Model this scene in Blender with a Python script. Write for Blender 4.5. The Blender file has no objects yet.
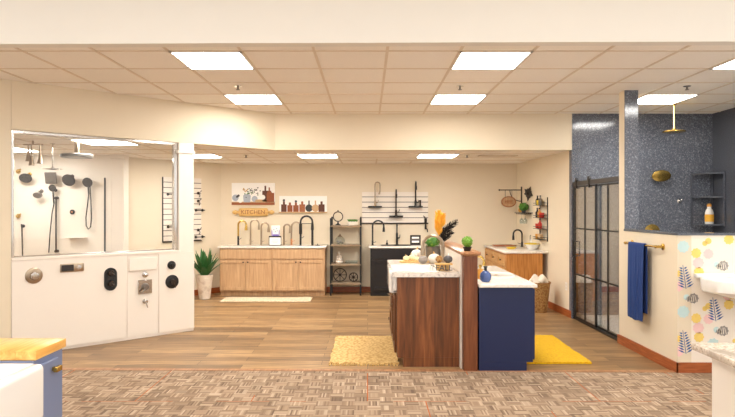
import bpy, bmesh, math, random
from mathutils import Vector, Matrix
random.seed(7)
R = math.radians
C = bpy.context.scene.collection
F = 582.0; CX, CY, CH = 367.5, 208.5, 1.53            # focal length in px of a 735 px wide frame, eye height

def P(px, py, Y):
    "world point seen at pixel (px,py) at distance Y"
    return Vector(((px-CX)/F*Y, Y, CH-(py-CY)/F*Y))

# ------------------------------------------------------------------ materials
def newmat(name):
    m = bpy.data.materials.new(name); m.use_nodes = True
    return m, m.node_tree, m.node_tree.nodes['Principled BSDF']

def srgb(r, g, b):
    f = lambda c: (c/12.92 if c <= .04045 else ((c+.055)/1.055)**2.4)
    return (f(r/255), f(g/255), f(b/255), 1)

def plain(name, col, rough=.5, metal=0, var=0.06, scale=6, bump=0, bscale=80, coat=0, spec=.5):
    m, t, b = newmat(name)
    L = t.links.new
    tc = t.nodes.new('ShaderNodeTexCoord')
    n = t.nodes.new('ShaderNodeTexNoise'); n.inputs['Scale'].default_value = scale; n.inputs['Detail'].default_value = 4
    L(tc.outputs['Object'], n.inputs['Vector'])
    r = t.nodes.new('ShaderNodeMapRange'); r.inputs[3].default_value = 1-var; r.inputs[4].default_value = 1+var
    L(n.outputs['Fac'], r.inputs[0])
    mx = t.nodes.new('ShaderNodeMix'); mx.data_type = 'RGBA'; mx.blend_type = 'MULTIPLY'; mx.inputs[0].default_value = 1
    mx.inputs[6].default_value = col
    L(r.outputs[0], mx.inputs[7]); L(mx.outputs[2], b.inputs['Base Color'])
    b.inputs['Roughness'].default_value = rough; b.inputs['Metallic'].default_value = metal
    b.inputs['Coat Weight'].default_value = coat; b.inputs['Specular IOR Level'].default_value = spec
    if bump:
        n2 = t.nodes.new('ShaderNodeTexNoise'); n2.inputs['Scale'].default_value = bscale
        L(tc.outputs['Object'], n2.inputs['Vector'])
        bp = t.nodes.new('ShaderNodeBump'); bp.inputs['Strength'].default_value = bump; bp.inputs['Distance'].default_value = .01
        L(n2.outputs['Fac'], bp.inputs['Height']); L(bp.outputs[0], b.inputs['Normal'])
    return m

def ramp(t, stops, interp='LINEAR'):
    r = t.nodes.new('ShaderNodeValToRGB'); cr = r.color_ramp; cr.interpolation = interp
    while len(cr.elements) < len(stops): cr.elements.new(.5)
    for e, (p, c) in zip(cr.elements, stops): e.position = p; e.color = c
    return r

def wood(name, dark, mid, light, scl=(1, 1, 14), rough=.4, planks=None, coat=0, pv=.22):
    "grain runs along the axis with the small scale"
    m, t, b = newmat(name); L = t.links.new
    tc = t.nodes.new('ShaderNodeTexCoord'); mp = t.nodes.new('ShaderNodeMapping'); mp.inputs['Scale'].default_value = scl
    L(tc.outputs['Object'], mp.inputs['Vector'])
    n = t.nodes.new('ShaderNodeTexNoise'); n.inputs['Scale'].default_value = 3; n.inputs['Detail'].default_value = 8; n.inputs['Distortion'].default_value = .6
    L(mp.outputs[0], n.inputs['Vector'])
    rp = ramp(t, [(.28, dark), (.5, mid), (.72, light)]); L(n.outputs['Fac'], rp.inputs[0])
    out = rp.outputs[0]
    if planks:
        # whole boards of differing tone, cut along one axis (axis, width)
        ax, w = planks
        sp = t.nodes.new('ShaderNodeSeparateXYZ'); L(tc.outputs['Object'], sp.inputs[0])
        d = t.nodes.new('ShaderNodeMath'); d.operation = 'DIVIDE'; d.inputs[1].default_value = w; L(sp.outputs[ax], d.inputs[0])
        fl = t.nodes.new('ShaderNodeMath'); fl.operation = 'FLOOR'; L(d.outputs[0], fl.inputs[0])
        wn = t.nodes.new('ShaderNodeTexWhiteNoise'); wn.noise_dimensions = '1D'; L(fl.outputs[0], wn.inputs['W'])
        r = t.nodes.new('ShaderNodeMapRange'); r.inputs[3].default_value = 1-pv; r.inputs[4].default_value = 1+pv; L(wn.outputs[0], r.inputs[0])
        mx = t.nodes.new('ShaderNodeMix'); mx.data_type = 'RGBA'; mx.blend_type = 'MULTIPLY'; mx.inputs[0].default_value = 1
        L(out, mx.inputs[6]); L(r.outputs[0], mx.inputs[7]); out = mx.outputs[2]
    L(out, b.inputs['Base Color']); b.inputs['Roughness'].default_value = rough; b.inputs['Coat Weight'].default_value = coat
    bp = t.nodes.new('ShaderNodeBump'); bp.inputs['Strength'].default_value = .15; bp.inputs['Distance'].default_value = .004
    L(n.outputs['Fac'], bp.inputs['Height']); L(bp.outputs[0], b.inputs['Normal'])
    return m

def emit(name, col, s):
    m, t, b = newmat(name)
    b.inputs['Base Color'].default_value = (1, 1, 1, 1)
    b.inputs['Emission Color'].default_value = col; b.inputs['Emission Strength'].default_value = s
    return m

def glass(name, tint=(1, 1, 1, 1), refl=1.0, ior=1.45):
    m, t, b = newmat(name); L = t.links.new
    t.nodes.remove(b)
    tr = t.nodes.new('ShaderNodeBsdfTransparent'); tr.inputs[0].default_value = tint
    gl = t.nodes.new('ShaderNodeBsdfGlossy'); gl.inputs['Roughness'].default_value = .02
    ge = t.nodes.new('ShaderNodeNewGeometry')
    dp = t.nodes.new('ShaderNodeVectorMath'); dp.operation = 'DOT_PRODUCT'; L(ge.outputs['Normal'], dp.inputs[0]); L(ge.outputs['Incoming'], dp.inputs[1])
    def mth(op, a, v, rev=False):
        n = t.nodes.new('ShaderNodeMath'); n.operation = op; L(a, n.inputs[1 if rev else 0])
        if v is not None: n.inputs[0 if rev else 1].default_value = v
        return n.outputs[0]
    f = mth('ABSOLUTE', dp.outputs['Value'], None); f = mth('SUBTRACT', f, 1, True); f = mth('POWER', f, 5); f = mth('MULTIPLY', f, .96*refl)
    mu = t.nodes.new('ShaderNodeMath'); mu.operation = 'ADD'; mu.inputs[1].default_value = .04*refl; mu.use_clamp = True; L(f, mu.inputs[0])
    mx = t.nodes.new('ShaderNodeMixShader'); L(mu.outputs[0], mx.inputs[0]); L(tr.outputs[0], mx.inputs[1]); L(gl.outputs[0], mx.inputs[2])
    L(mx.outputs[0], t.nodes['Material Output'].inputs[0])
    return m

def floor_wood():
    m, t, b = newmat('plank_floor'); L = t.links.new
    tc = t.nodes.new('ShaderNodeTexCoord')
    br = t.nodes.new('ShaderNodeTexBrick'); br.inputs['Scale'].default_value = 1
    br.inputs['Brick Width'].default_value = 1.22; br.inputs['Row Height'].default_value = .15; br.inputs['Mortar Size'].default_value = .0022
    br.inputs['Bias'].default_value = 0; br.offset = .37
    br.inputs['Color1'].default_value = (0, 0, 0, 1); br.inputs['Color2'].default_value = (1, 1, 1, 1); br.inputs['Mortar'].default_value = (.1, .1, .1, 1)
    L(tc.outputs['Object'], br.inputs['Vector'])
    rp = ramp(t, [(0, srgb(124, 96, 66)), (.35, srgb(152, 120, 82)), (.7, srgb(172, 139, 98)), (1, srgb(136, 105, 72))]); L(br.outputs['Color'], rp.inputs[0])
    mp = t.nodes.new('ShaderNodeMapping'); mp.inputs['Scale'].default_value = (1.2, 26, 1); L(tc.outputs['Object'], mp.inputs['Vector'])
    n = t.nodes.new('ShaderNodeTexNoise'); n.inputs['Scale'].default_value = 2.2; n.inputs['Detail'].default_value = 9; n.inputs['Distortion'].default_value = .5
    L(mp.outputs[0], n.inputs['Vector'])
    g = ramp(t, [(.3, (.42, .38, .34, 1)), (.5, (1, .99, .97, 1)), (.68, (1.4, 1.36, 1.28, 1))]); L(n.outputs['Fac'], g.inputs[0])
    mx = t.nodes.new('ShaderNodeMix'); mx.data_type = 'RGBA'; mx.blend_type = 'MULTIPLY'; mx.inputs[0].default_value = 1
    L(rp.outputs[0], mx.inputs[6]); L(g.outputs[0], mx.inputs[7])
    mo = t.nodes.new('ShaderNodeMix'); mo.data_type = 'RGBA'; L(br.outputs['Fac'], mo.inputs[0]); L(mx.outputs[2], mo.inputs[6]); mo.inputs[7].default_value = (.06, .035, .02, 1)
    L(mo.outputs[2], b.inputs['Base Color']); b.inputs['Roughness'].default_value = .38
    return m

def carpet_mat():
    m, t, b = newmat('carpet_tile'); L = t.links.new
    tc = t.nodes.new('ShaderNodeTexCoord')
    def mth(op, a, v=None):
        n = t.nodes.new('ShaderNodeMath'); n.operation = op
        for k, q in enumerate((a, v)):
            if q is None: continue
            if isinstance(q, (int, float)): n.inputs[k].default_value = q
            else: L(q, n.inputs[k])
        return n.outputs[0]
    sp = t.nodes.new('ShaderNodeSeparateXYZ'); L(tc.outputs['Object'], sp.inputs[0])
    fl = lambda o, w: mth('FLOOR', mth('DIVIDE', o, w))
    X, Y = sp.outputs[0], sp.outputs[1]; big, thin = .1, .0125
    sel = mth('MODULO', mth('ADD', mth('ADD', fl(X, big), fl(Y, big)), 1000), 2)
    def dash(a, b):
        cb = t.nodes.new('ShaderNodeCombineXYZ'); L(a, cb.inputs[0]); L(b, cb.inputs[1])
        wn = t.nodes.new('ShaderNodeTexWhiteNoise'); wn.noise_dimensions = '2D'; L(cb.outputs[0], wn.inputs['Vector']); return wn.outputs[0]
    mx = t.nodes.new('ShaderNodeMix'); mx.data_type = 'FLOAT'; L(sel, mx.inputs[0]); L(dash(fl(X, big), fl(Y, thin)), mx.inputs[2]); L(dash(fl(X, thin), fl(Y, big)), mx.inputs[3])
    rp = ramp(t, [(0, srgb(118, 98, 82)), (.2, srgb(140, 118, 98)), (.5, srgb(155, 132, 110)), (.75, srgb(166, 143, 120)), (1, srgb(188, 167, 144))]); L(mx.outputs[0], rp.inputs[0])
    # thin rust seams of the carpet tiles
    br = t.nodes.new('ShaderNodeTexBrick'); br.inputs['Scale'].default_value = 1; br.inputs['Brick Width'].default_value = .92; br.inputs['Row Height'].default_value = .92
    br.inputs['Mortar Size'].default_value = .004; br.offset = .5; L(tc.outputs['Object'], br.inputs['Vector'])
    nz = t.nodes.new('ShaderNodeTexNoise'); nz.inputs['Scale'].default_value = 1.3; L(tc.outputs['Object'], nz.inputs['Vector'])
    gt = t.nodes.new('ShaderNodeMath'); gt.operation = 'GREATER_THAN'; gt.inputs[1].default_value = .5; L(nz.outputs['Fac'], gt.inputs[0])
    mu = t.nodes.new('ShaderNodeMath'); mu.operation = 'MULTIPLY'; L(gt.outputs[0], mu.inputs[0]); L(br.outputs['Fac'], mu.inputs[1])
    m2 = t.nodes.new('ShaderNodeMix'); m2.data_type = 'RGBA'; L(mu.outputs[0], m2.inputs[0]); 
    cell = t.nodes.new('ShaderNodeMapRange'); cell.inputs[3].default_value = .86; cell.inputs[4].default_value = 1.12; L(dash(fl(X, big), fl(Y, big)), cell.inputs[0])
    cm = t.nodes.new('ShaderNodeMix'); cm.data_type = 'RGBA'; cm.blend_type = 'MULTIPLY'; cm.inputs[0].default_value = 1; L(rp.outputs[0], cm.inputs[6]); L(cell.outputs[0], cm.inputs[7])
    L(cm.outputs[2], m2.inputs[6]); m2.inputs[7].default_value = srgb(176, 92, 44)
    L(m2.outputs[2], b.inputs['Base Color']); b.inputs['Roughness'].default_value = .95; b.inputs['Specular IOR Level'].default_value = .1
    bp = t.nodes.new('ShaderNodeBump'); bp.inputs['Strength'].default_value = .5; bp.inputs['Distance'].default_value = .004
    L(mx.outputs[0], bp.inputs['Height']); L(bp.outputs[0], b.inputs['Normal'])
    return m

def speckle(name, base, lo, hi, scale=160, amount=.58, rough=.2, second=None):
    m, t, b = newmat(name); L = t.links.new
    tc = t.nodes.new('ShaderNodeTexCoord')
    n = t.nodes.new('ShaderNodeTexNoise'); n.inputs['Scale'].default_value = scale; n.inputs['Detail'].default_value = 3; L(tc.outputs['Object'], n.inputs['Vector'])
    stops = [(.3, lo), (.5, base), (amount, base), (min(.98, amount+.12), hi)]
    rp = ramp(t, stops); L(n.outputs['Fac'], rp.inputs[0])
    out = rp.outputs[0]
    if second:
        n2 = t.nodes.new('ShaderNodeTexNoise'); n2.inputs['Scale'].default_value = scale*.12; n2.inputs['Detail'].default_value = 5; L(tc.outputs['Object'], n2.inputs['Vector'])
        r2 = ramp(t, [(.5, (0, 0, 0, 1)), (.66, (1, 1, 1, 1))]); L(n2.outputs['Fac'], r2.inputs[0])
        mx = t.nodes.new('ShaderNodeMix'); mx.data_type = 'RGBA'; L(r2.outputs[0], mx.inputs[0]); L(out, mx.inputs[6]); mx.inputs[7].default_value = second; out = mx.outputs[2]
    L(out, b.inputs['Base Color']); b.inputs['Roughness'].default_value = rough
    return m

def weave(name, c1, c2, sc=60, rough=.9):
    m, t, b = newmat(name); L = t.links.new
    tc = t.nodes.new('ShaderNodeTexCoord')
    w = t.nodes.new('ShaderNodeTexVoronoi'); w.inputs['Scale'].default_value = sc; L(tc.outputs['Object'], w.inputs['Vector'])
    rp = ramp(t, [(.0, c2), (.75, c1)]); rp.color_ramp.elements[0].color = c1; rp.color_ramp.elements[1].color = c2
    L(w.outputs['Distance'], rp.inputs[0]); L(rp.outputs[0], b.inputs['Base Color']); b.inputs['Roughness'].default_value = rough
    bp = t.nodes.new('ShaderNodeBump'); bp.inputs['Strength'].default_value = .6; bp.inputs['Distance'].default_value = .006; bp.invert = True
    L(w.outputs['Distance'], bp.inputs['Height']); L(bp.outputs[0], b.inputs['Normal'])
    return m

M = dict(
    wall=plain('beige_paint', srgb(232, 218, 193), .75, var=.02, bump=.08, bscale=220),
    header=plain('cream_paint', srgb(234, 229, 220), .75, var=.015, bump=.06, bscale=220),
    tile=plain('ceiling_tile', srgb(246, 239, 229), .9, var=.05, scale=60, bump=.25, bscale=160),
    tbar=plain('ceiling_bar', srgb(224, 208, 188), .6, var=.02),
    lamp=emit('lamp_diffuser', (1, .97, .915, 1), 13.5),
    white=plain('white_enamel', srgb(244, 240, 234), .25, var=.01),
    panel=plain('white_board', srgb(240, 231, 219), .4, var=.015),
    gloss=plain('white_porcelain', srgb(246, 243, 238), .08, var=.01, coat=.4),
    black=plain('matte_black', srgb(24, 22, 22), .4, var=.08),
    blackpaint=plain('black_paint', srgb(26, 23, 24), .35, var=.08),
    bronze=plain('dark_bronze', srgb(66, 56, 50), .35, .7, var=.08),
    chrome=plain('chrome', srgb(205, 200, 194), .12, 1, var=.02),
    nickel=plain('brushed_nickel', srgb(176, 158, 136), .3, 1, var=.03),
    gold=plain('brushed_gold', srgb(206, 172, 92), .25, 1, var=.03),
    copper=plain('copper', srgb(205, 140, 96), .28, 1, var=.03),
    pewter=plain('pewter', srgb(130, 124, 118), .35, .8, var=.06),
    dspray=plain('dark_nozzle_face', srgb(70, 64, 60), .5, .3, var=.3, scale=120),
    steel=plain('grey_steel', srgb(92, 92, 94), .35, .9, var=.04),
    tanwood=wood('tan_maple', srgb(176, 138, 100), srgb(193, 155, 115), srgb(205, 168, 128), (14, 14, 1), .45),
    oak=wood('golden_oak', srgb(168, 104, 44), srgb(196, 130, 60), srgb(212, 150, 80), (14, 14, 1), .4),
    oakdoor=wood('natural_oak', srgb(172, 120, 64), srgb(200, 148, 88), srgb(222, 178, 116), (14, 14, 1), .45),
    walnut=wood('dark_walnut', srgb(80, 44, 22), srgb(112, 64, 32), srgb(138, 84, 46), (9, 9, .7), .4, planks=(1, .09), pv=.28),
    redwood=wood('red_brown_wood', srgb(88, 46, 25), srgb(116, 64, 36), srgb(138, 82, 48), (10, 10, .8), .35),
    cap=wood('oak_cap', srgb(140, 92, 58), srgb(170, 118, 78), srgb(190, 140, 98), (12, .8, 12), .3),
    skirting=wood('skirting_wood', srgb(140, 70, 34), srgb(166, 88, 44), srgb(184, 104, 56), (2, 2, 20), .4),
    greywood=wood('weathered_wood', srgb(120, 100, 78), srgb(152, 130, 104), srgb(178, 156, 128), (1, 14, 14), .6),
    board=wood('board_wood', srgb(120, 62, 34), srgb(160, 92, 52), srgb(188, 122, 76), (3, 3, 16), .5),
    pine=wood('light_pine', srgb(206, 160, 92), srgb(226, 184, 112), srgb(238, 204, 140), (1.5, 14, 14), .5),
    butcher=wood('butcher_block', srgb(216, 150, 70), srgb(240, 186, 102), srgb(250, 208, 132), (12, 1, 12), .3, planks=(0, .045), pv=.07),
    navy=plain('navy_paint', srgb(24, 38, 78), .35, var=.05),
    slate=plain('slate_blue_paint', srgb(120, 132, 164), .4, var=.03),
    quartz=speckle('white_quartz', srgb(240, 232, 222), srgb(222, 212, 200), srgb(250, 246, 240), 40, .6, .15),
    granite=speckle('pale_granite', srgb(226, 212, 196), srgb(168, 148, 128), srgb(244, 236, 226), 70, .58, .15, second=srgb(190, 176, 160)),
    marbletop=speckle('veined_marble', srgb(232, 222, 212), srgb(190, 178, 168), srgb(246, 240, 234), 34, .6, .15),
    terrazzo=speckle('dark_speckled_stone', srgb(102, 106, 116), srgb(80, 84, 95), srgb(146, 150, 160), 75, .55, .12),
    darkstone=speckle('dark_stone_panel', srgb(88, 91, 100), srgb(72, 75, 84), srgb(112, 116, 126), 85, .6, .1),
    floor=floor_wood(), carpet=carpet_mat(),
    jute=weave('jute', srgb(240, 210, 146), srgb(196, 156, 92), 34),
    wicker=weave('wicker', srgb(214, 172, 108), srgb(140, 96, 50), 60),
    matwhite=weave('cream_mat', srgb(246, 234, 210), srgb(216, 196, 164), 40),
    yellowrug=weave('yellow_pile', srgb(250, 206, 30), srgb(214, 160, 10), 70),
    towelwhite=plain('white_towelling', srgb(238, 228, 212), .95, bump=.4, bscale=140),
    bluetowel=plain('blue_towelling', srgb(34, 62, 122), .95, bump=.5, bscale=160),
    green=plain('leaf_green', srgb(74, 128, 42), .5, var=.3, scale=30),
    lime=plain('bright_green', srgb(108, 152, 44), .55, var=.3, scale=40),
    dkgreen=plain('deep_green', srgb(44, 96, 44), .45, var=.25, scale=14),
    pot=speckle('marbled_pot', srgb(236, 226, 212), srgb(196, 180, 162), srgb(250, 244, 236), 9, .6, .3),
    bluevase=plain('blue_glaze', srgb(66, 90, 146), .12, var=.15, coat=.6),
    orange=plain('orange_plume', srgb(248, 186, 66), .9, var=.2, scale=60),
    blackplume=plain('black_plume', srgb(26, 22, 24), .9, var=.2),
    cream=plain('cream_skin', srgb(250, 232, 182), .5, var=.06),
    greyclay=plain('grey_clay', srgb(150, 142, 134), .6, var=.15, scale=30),
    dkclay=plain('charcoal_clay', srgb(82, 80, 82), .5, var=.15, scale=30),
    paper=plain('card', srgb(250, 247, 242), .6, var=.01),
    purple=plain('violet_ink', srgb(112, 100, 190), .6, var=.1),
    brown=plain('brown_ink', srgb(150, 84, 46), .6, var=.2, scale=30),
    dkbrown=plain('dark_brown_ink', srgb(96, 52, 34), .6, var=.2, scale=30),
    tan=plain('tan_ink', srgb(206, 170, 126), .6, var=.1, scale=30),
    greyblue=plain('grey_blue_ink', srgb(176, 184, 196), .6, var=.15, scale=30),
    ink=plain('dark_ink', srgb(60, 62, 60), .6, var=.2),
    pinkink=plain('pink_ink', srgb(246, 206, 202), .7, var=.06, scale=30),
    yellowink=plain('yellow_ink', srgb(246, 214, 116), .7, var=.08, scale=30),
    aquaink=plain('aqua_ink', srgb(196, 222, 222), .7, var=.06, scale=30),
    navyink=plain('navy_ink', srgb(44, 92, 152), .7, var=.06),
    greyink=plain('grey_ink', srgb(150, 144, 140), .7, var=.1),
    paperwall=plain('wallpaper_ground', srgb(244, 234, 220), .75, var=.015),
    red=plain('red_glaze', srgb(196, 52, 40), .35, var=.15),
    yellow=plain('yellow_glaze', srgb(244, 212, 60), .35, var=.08),
    amber=plain('amber_glaze', srgb(214, 150, 60), .35, var=.12),
    glass=glass('clear_glass', (.97, .975, .97, 1), .8),
    doorglass=glass('shower_glass', (.95, .965, .965, 1), 3.0, 1.5),
    jarglass=glass('jar_glass', (.86, .9, .9, 1), 1.5),
    outlet=plain('white_plastic', srgb(240, 234, 224), .4, var=.01),
    screen=plain('dark_screen', srgb(46, 42, 40), .2, var=.05),
)

# ------------------------------------------------------------------ mesh builder
class B:
    def __init__(s): s.bm = bmesh.new()
    def _add(s, tmp, M4=None, mi=0):
        for f in tmp.faces: f.material_index = mi
        if M4 is not None: tmp.transform(M4)
        me = bpy.data.meshes.new('t'); tmp.to_mesh(me); tmp.free(); s.bm.from_mesh(me); bpy.data.meshes.remove(me)
        return s
    def box(s, x0, x1, y0, y1, z0, z1, bev=0, mi=0, M4=None, seg=1):
        t = bmesh.new(); bmesh.ops.create_cube(t, size=1)
        bmesh.ops.scale(t, vec=(x1-x0, y1-y0, z1-z0), verts=t.verts)
        bmesh.ops.translate(t, vec=((x0+x1)/2, (y0+y1)/2, (z0+z1)/2), verts=t.verts)
        if bev: bmesh.ops.bevel(t, geom=t.edges[:], offset=bev, segments=seg, affect='EDGES', profile=.5)
        return s._add(t, M4, mi)
    def lathe(s, prof, loc=(0, 0, 0), seg=20, M4=None, mi=0, lobes=0, amp=0):
        t = bmesh.new(); rings = []
        for r, z in prof:
            if r < 1e-5: rings.append([t.verts.new((0, 0, z))])
            else:
                ring = []
                for k in range(seg):
                    a = 2*math.pi*k/seg; q = r*(1+amp*abs(math.sin(lobes*a/2))-amp*.5) if lobes else r
                    ring.append(t.verts.new((q*math.cos(a), q*math.sin(a), z)))
                rings.append(ring)
        for a, b in zip(rings, rings[1:]):
            for k in range(seg):
                if len(a) == 1 and len(b) == 1: continue
                if len(a) == 1: t.faces.new((a[0], b[k], b[(k+1) % seg]))
                elif len(b) == 1: t.faces.new((a[k], a[(k+1) % seg], b[0]))
                else: t.faces.new((a[k], a[(k+1) % seg], b[(k+1) % seg], b[k]))
        for ring in (rings[0], rings[-1]):
            if len(ring) > 1:
                try: t.faces.new(ring)
                except Exception: pass
        bmesh.ops.recalc_face_normals(t, faces=t.faces[:])
        m = Matrix.Translation(loc)
        if M4 is not None: m = m @ M4
        return s._add(t, m, mi)
    def cyl(s, p0, p1, r0, r1=None, seg=14, mi=0):
        p0, p1 = Vector(p0), Vector(p1); d = p1-p0; r1 = r0 if r1 is None else r1
        q = d.to_track_quat('Z', 'Y').to_matrix().to_4x4()
        return s.lathe([(r0, 0), (r1, d.length)], p0, seg, q, mi)
    def ball(s, c, r, sc=(1, 1, 1), mi=0, seg=16, M4=None):
        t = bmesh.new(); bmesh.ops.create_uvsphere(t, u_segments=seg, v_segments=max(6, seg*2//3), radius=r)
        m = Matrix.Translation(c) @ (M4 if M4 is not None else Matrix()) @ Matrix.Diagonal((*sc, 1))
        return s._add(t, m, mi)
    def tube(s, pts, r, seg=8, closed=False, mi=0, r1=None):
        pts = [Vector(p) for p in pts]; n = len(pts); t = bmesh.new(); rings = []; nrm = None
        for i, p in enumerate(pts):
            a = pts[(i-1) % n] if (closed or i) else p; b = pts[(i+1) % n] if (closed or i < n-1) else p
            d = (b-a).normalized()
            if nrm is None:
                nrm = d.orthogonal().normalized()
            else:
                nrm = (nrm - d*nrm.dot(d))
                nrm = nrm.normalized() if nrm.length > 1e-6 else d.orthogonal().normalized()
            bn = d.cross(nrm); rr = r if r1 is None else r+(r1-r)*i/(n-1)
            rings.append([t.verts.new(p+(nrm*math.cos(2*math.pi*k/seg)+bn*math.sin(2*math.pi*k/seg))*rr) for k in range(seg)])
        for i in range(n if closed else n-1):
            a, b = rings[i], rings[(i+1) % n]
            for k in range(seg): t.faces.new((a[k], a[(k+1) % seg], b[(k+1) % seg], b[k]))
        if not closed: t.faces.new(rings[0]); t.faces.new(rings[-1])
        bmesh.ops.recalc_face_normals(t, faces=t.faces[:])
        return s._add(t, None, mi)
    def poly(s, pts, h, M4=None, mi=0):
        "polygon in local xy, extruded by h along local z"
        t = bmesh.new(); f = t.faces.new([t.verts.new((x, y, 0)) for x, y in pts])
        if h:
            g = bmesh.ops.extrude_face_region(t, geom=[f]); vs = [v for v in g['geom'] if isinstance(v, bmesh.types.BMVert)]
            bmesh.ops.translate(t, vec=(0, 0, h), verts=vs)
        bmesh.ops.recalc_face_normals(t, faces=t.faces[:])
        return s._add(t, M4, mi)
    def build(s, name, mats, parent=None, smooth=True, mods=None):
        me = bpy.data.meshes.new(name); s.bm.to_mesh(me); s.bm.free()
        for m in (mats if isinstance(mats, (list, tuple)) else [mats]): me.materials.append(M[m])
        if smooth:
            me.shade_smooth(); me.set_sharp_from_angle(angle=R(38))
        o = bpy.data.objects.new(name, me); C.objects.link(o)
        if parent is not None: o.parent = parent
        return o

FR = Matrix.Rotation(R(90), 4, 'X')      # local xy polygon -> xz plane, extruding toward -y

def thing(name, label, cat, loc=(0, 0, 0), rotz=0, group=None):
    o = bpy.data.objects.new(name, None); C.objects.link(o); o.empty_display_size = .05
    o.location = loc; o.rotation_euler = (0, 0, rotz); o['label'] = label; o['category'] = cat
    if group: o['group'] = group
    return o
def tag(o, label, cat, group=None, kind=None):
    o['label'] = label; o['category'] = cat
    if group: o['group'] = group
    if kind: o['kind'] = kind
    return o
def struct(name, b, m, parent=None):
    o = b.build(name, m, parent)
    if parent is None: o['kind'] = 'structure'
    return o
def dup(root, loc, label, rotz=None, name=None):
    def cp(o, par):
        c = o.copy(); C.objects.link(c); c.parent = par
        for ch in list(o.children): cp(ch, c)
        return c
    kids = list(root.children)
    r = root.copy(); C.objects.link(r)
    for k in kids: cp(k, r)
    r.location = loc; r['label'] = label
    if rotz is not None: r.rotation_euler = (0, 0, rotz)
    return r
def arc(cx, cz, r, a0, a1, n=14, y=0):
    return [(cx+r*math.cos(R(a0+(a1-a0)*i/n)), y, cz+r*math.sin(R(a0+(a1-a0)*i/n))) for i in range(n+1)]

# ------------------------------------------------------------------ the setting
ZC, ZR = 2.85, 2.347                # main and rear ceiling heights
YB = 10.65                          # back wall
YS = 8.10                           # soffit over the rear bay
RW = lambda Y: 2.88-.012*(min(Y, 8.1)-5.45)-.045*max(0, Y-8.1)   # face of the right-hand wall line
RA, RA2 = .045, .012             # its turn behind and beside the shower
TH = math.atan(.893)                # angle of the display-booth wall
BO = Vector((-3.66, 5.98, 0))       # left end of that wall
def booth(s, y=0, z=0):
    return Vector((BO.x+s*math.cos(TH)-y*math.sin(TH), BO.y+s*math.sin(TH)+y*math.cos(TH), z))
BM = Matrix.Translation(BO) @ Matrix.Rotation(TH, 4, 'Z')
LW0 = Vector((-2.68, YB, 0)); LA = R(49.86)
LM = Matrix.Translation(LW0) @ Matrix.Rotation(LA, 4, 'Z')     # local x runs towards the corner, -y faces the room
def leftwall(s, y=0, z=0): return LM @ Vector((s, y, z))

carpet_edge = [(-7, 5.56), (5.2, 5.385)]
b = B(); b.poly([(-7, 5.56), (5.2, 5.385), (5.2, 11), (-7, 11)], .02, Matrix.Translation((0, 0, -.02))); struct('floor', b, 'floor')
b = B(); b.poly([(-7, -1.5), (5.2, -1.5), (5.2, 5.385), (-7, 5.56)], .026, Matrix.Translation((0, 0, -.02))); struct('floor_carpet', b, 'carpet')
b = B(); b.poly([(-7, 5.552), (5.2, 5.377), (5.2, 5.435), (-7, 5.610)], .009); struct('trim_1', b, 'cap')

b = B(); b.box(-2.69, 2.9, YB, YB+.12, 0, ZR+.1); struct('wall_back', b, 'wall')
b = B(); b.box(-2.26, 0, 0, .12, 0, ZR+.1, M4=LM); struct('wall_left', b, 'wall')
b = B(); b.poly([(RW(YS), YS), (RW(YS)+.12, YS), (RW(YB)+.12, YB), (RW(YB), YB)], ZR+.1); struct('wall_right', b, 'wall')
# header beam between the front shop floor and this bay
b = B(); b.poly([(-7, 4.37), (5.2, 4.22), (5.2, 4.32), (-7, 4.47)], .9, Matrix.Translation((0, 0, 2.75))); struct('wall_front', b, 'header')
b = B(); b.poly([(-7, 4.4), (5.2, 4.25), (5.2, YS+.1), (-7, YS+.1)], .03, Matrix.Translation((0, 0, ZC))); struct('ceiling', b, 'tile')
sL = (Vector((-1.287, 8.10, 0))-BO).length
b = B(); b.poly([tuple(booth(-3, .03).xy), tuple(booth(sL, .03).xy), (2.83, YS+.03), (3.2, YB+.1), (-3, YB+.1), (-6.2, 9.3), (-6.2, 4)], .03, Matrix.Translation((0, 0, ZR))); struct('ceiling_rear', b, 'tile')
# soffits
b = B(); b.box(0, sL+.04, 0, .12, ZR-.002, ZC+.02, M4=BM); struct('wall_soffit', b, 'wall')
b = B(); b.box(-1.287, RW(YS), YS, YS+.12, ZR-.002, ZC+.02); struct('wall_soffit_back', b, 'wall')
b = B(); b.box(-3, -.002, 0, .12, 0, ZC+.02, M4=BM); struct('wall_left_front', b, 'wall')

# T-bar grids
b = B()
for k in range(-11, 9):
    x = .165+.61*k; b.box(x-.012, x+.012, 4.45, YS, ZC-.006, ZC+.004)
for k in range(-1, 6):
    y = 4.87+.61*k
    if y > 4.4: b.box(-6.8, 5.1, y-.012, y+.012, ZC-.006, ZC+.004)
struct('trim_2', b, 'tbar')
b = B()
def inrear(x, y): return (Vector((x, y, 0))-BO).dot(Vector((-math.sin(TH), math.cos(TH), 0))) > .13 and y > (YS+.12 if x > -1.3 else 0)
for k in range(-8, 9):
    x = -1.065+.61*k
    ylo = max(YS+.12 if x > -1.35 else 0, 5.98+(x+3.66)*.893+.2)
    yhi = min(YB, YB+(x+2.68)*1.186) if x < -2.68 else YB
    if x < 2.75 and yhi-ylo > .1: b.box(x-.012, x+.012, ylo, yhi, ZR-.005, ZR+.004)
for k in range(-4, 4):
    y = 8.65+.61*k
    x0 = max(-5.6, -2.68-(YB-y)/1.186 if y > 8.9 else -5.6); x1 = 2.78 if y > YS+.1 else -3.66+(y-5.98)/.893-.2
    if x1-x0 > .1: b.box(x0, x1, y-.012, y+.012, ZR-.005, ZR+.004)
struct('trim_3', b, 'tbar')

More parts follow.
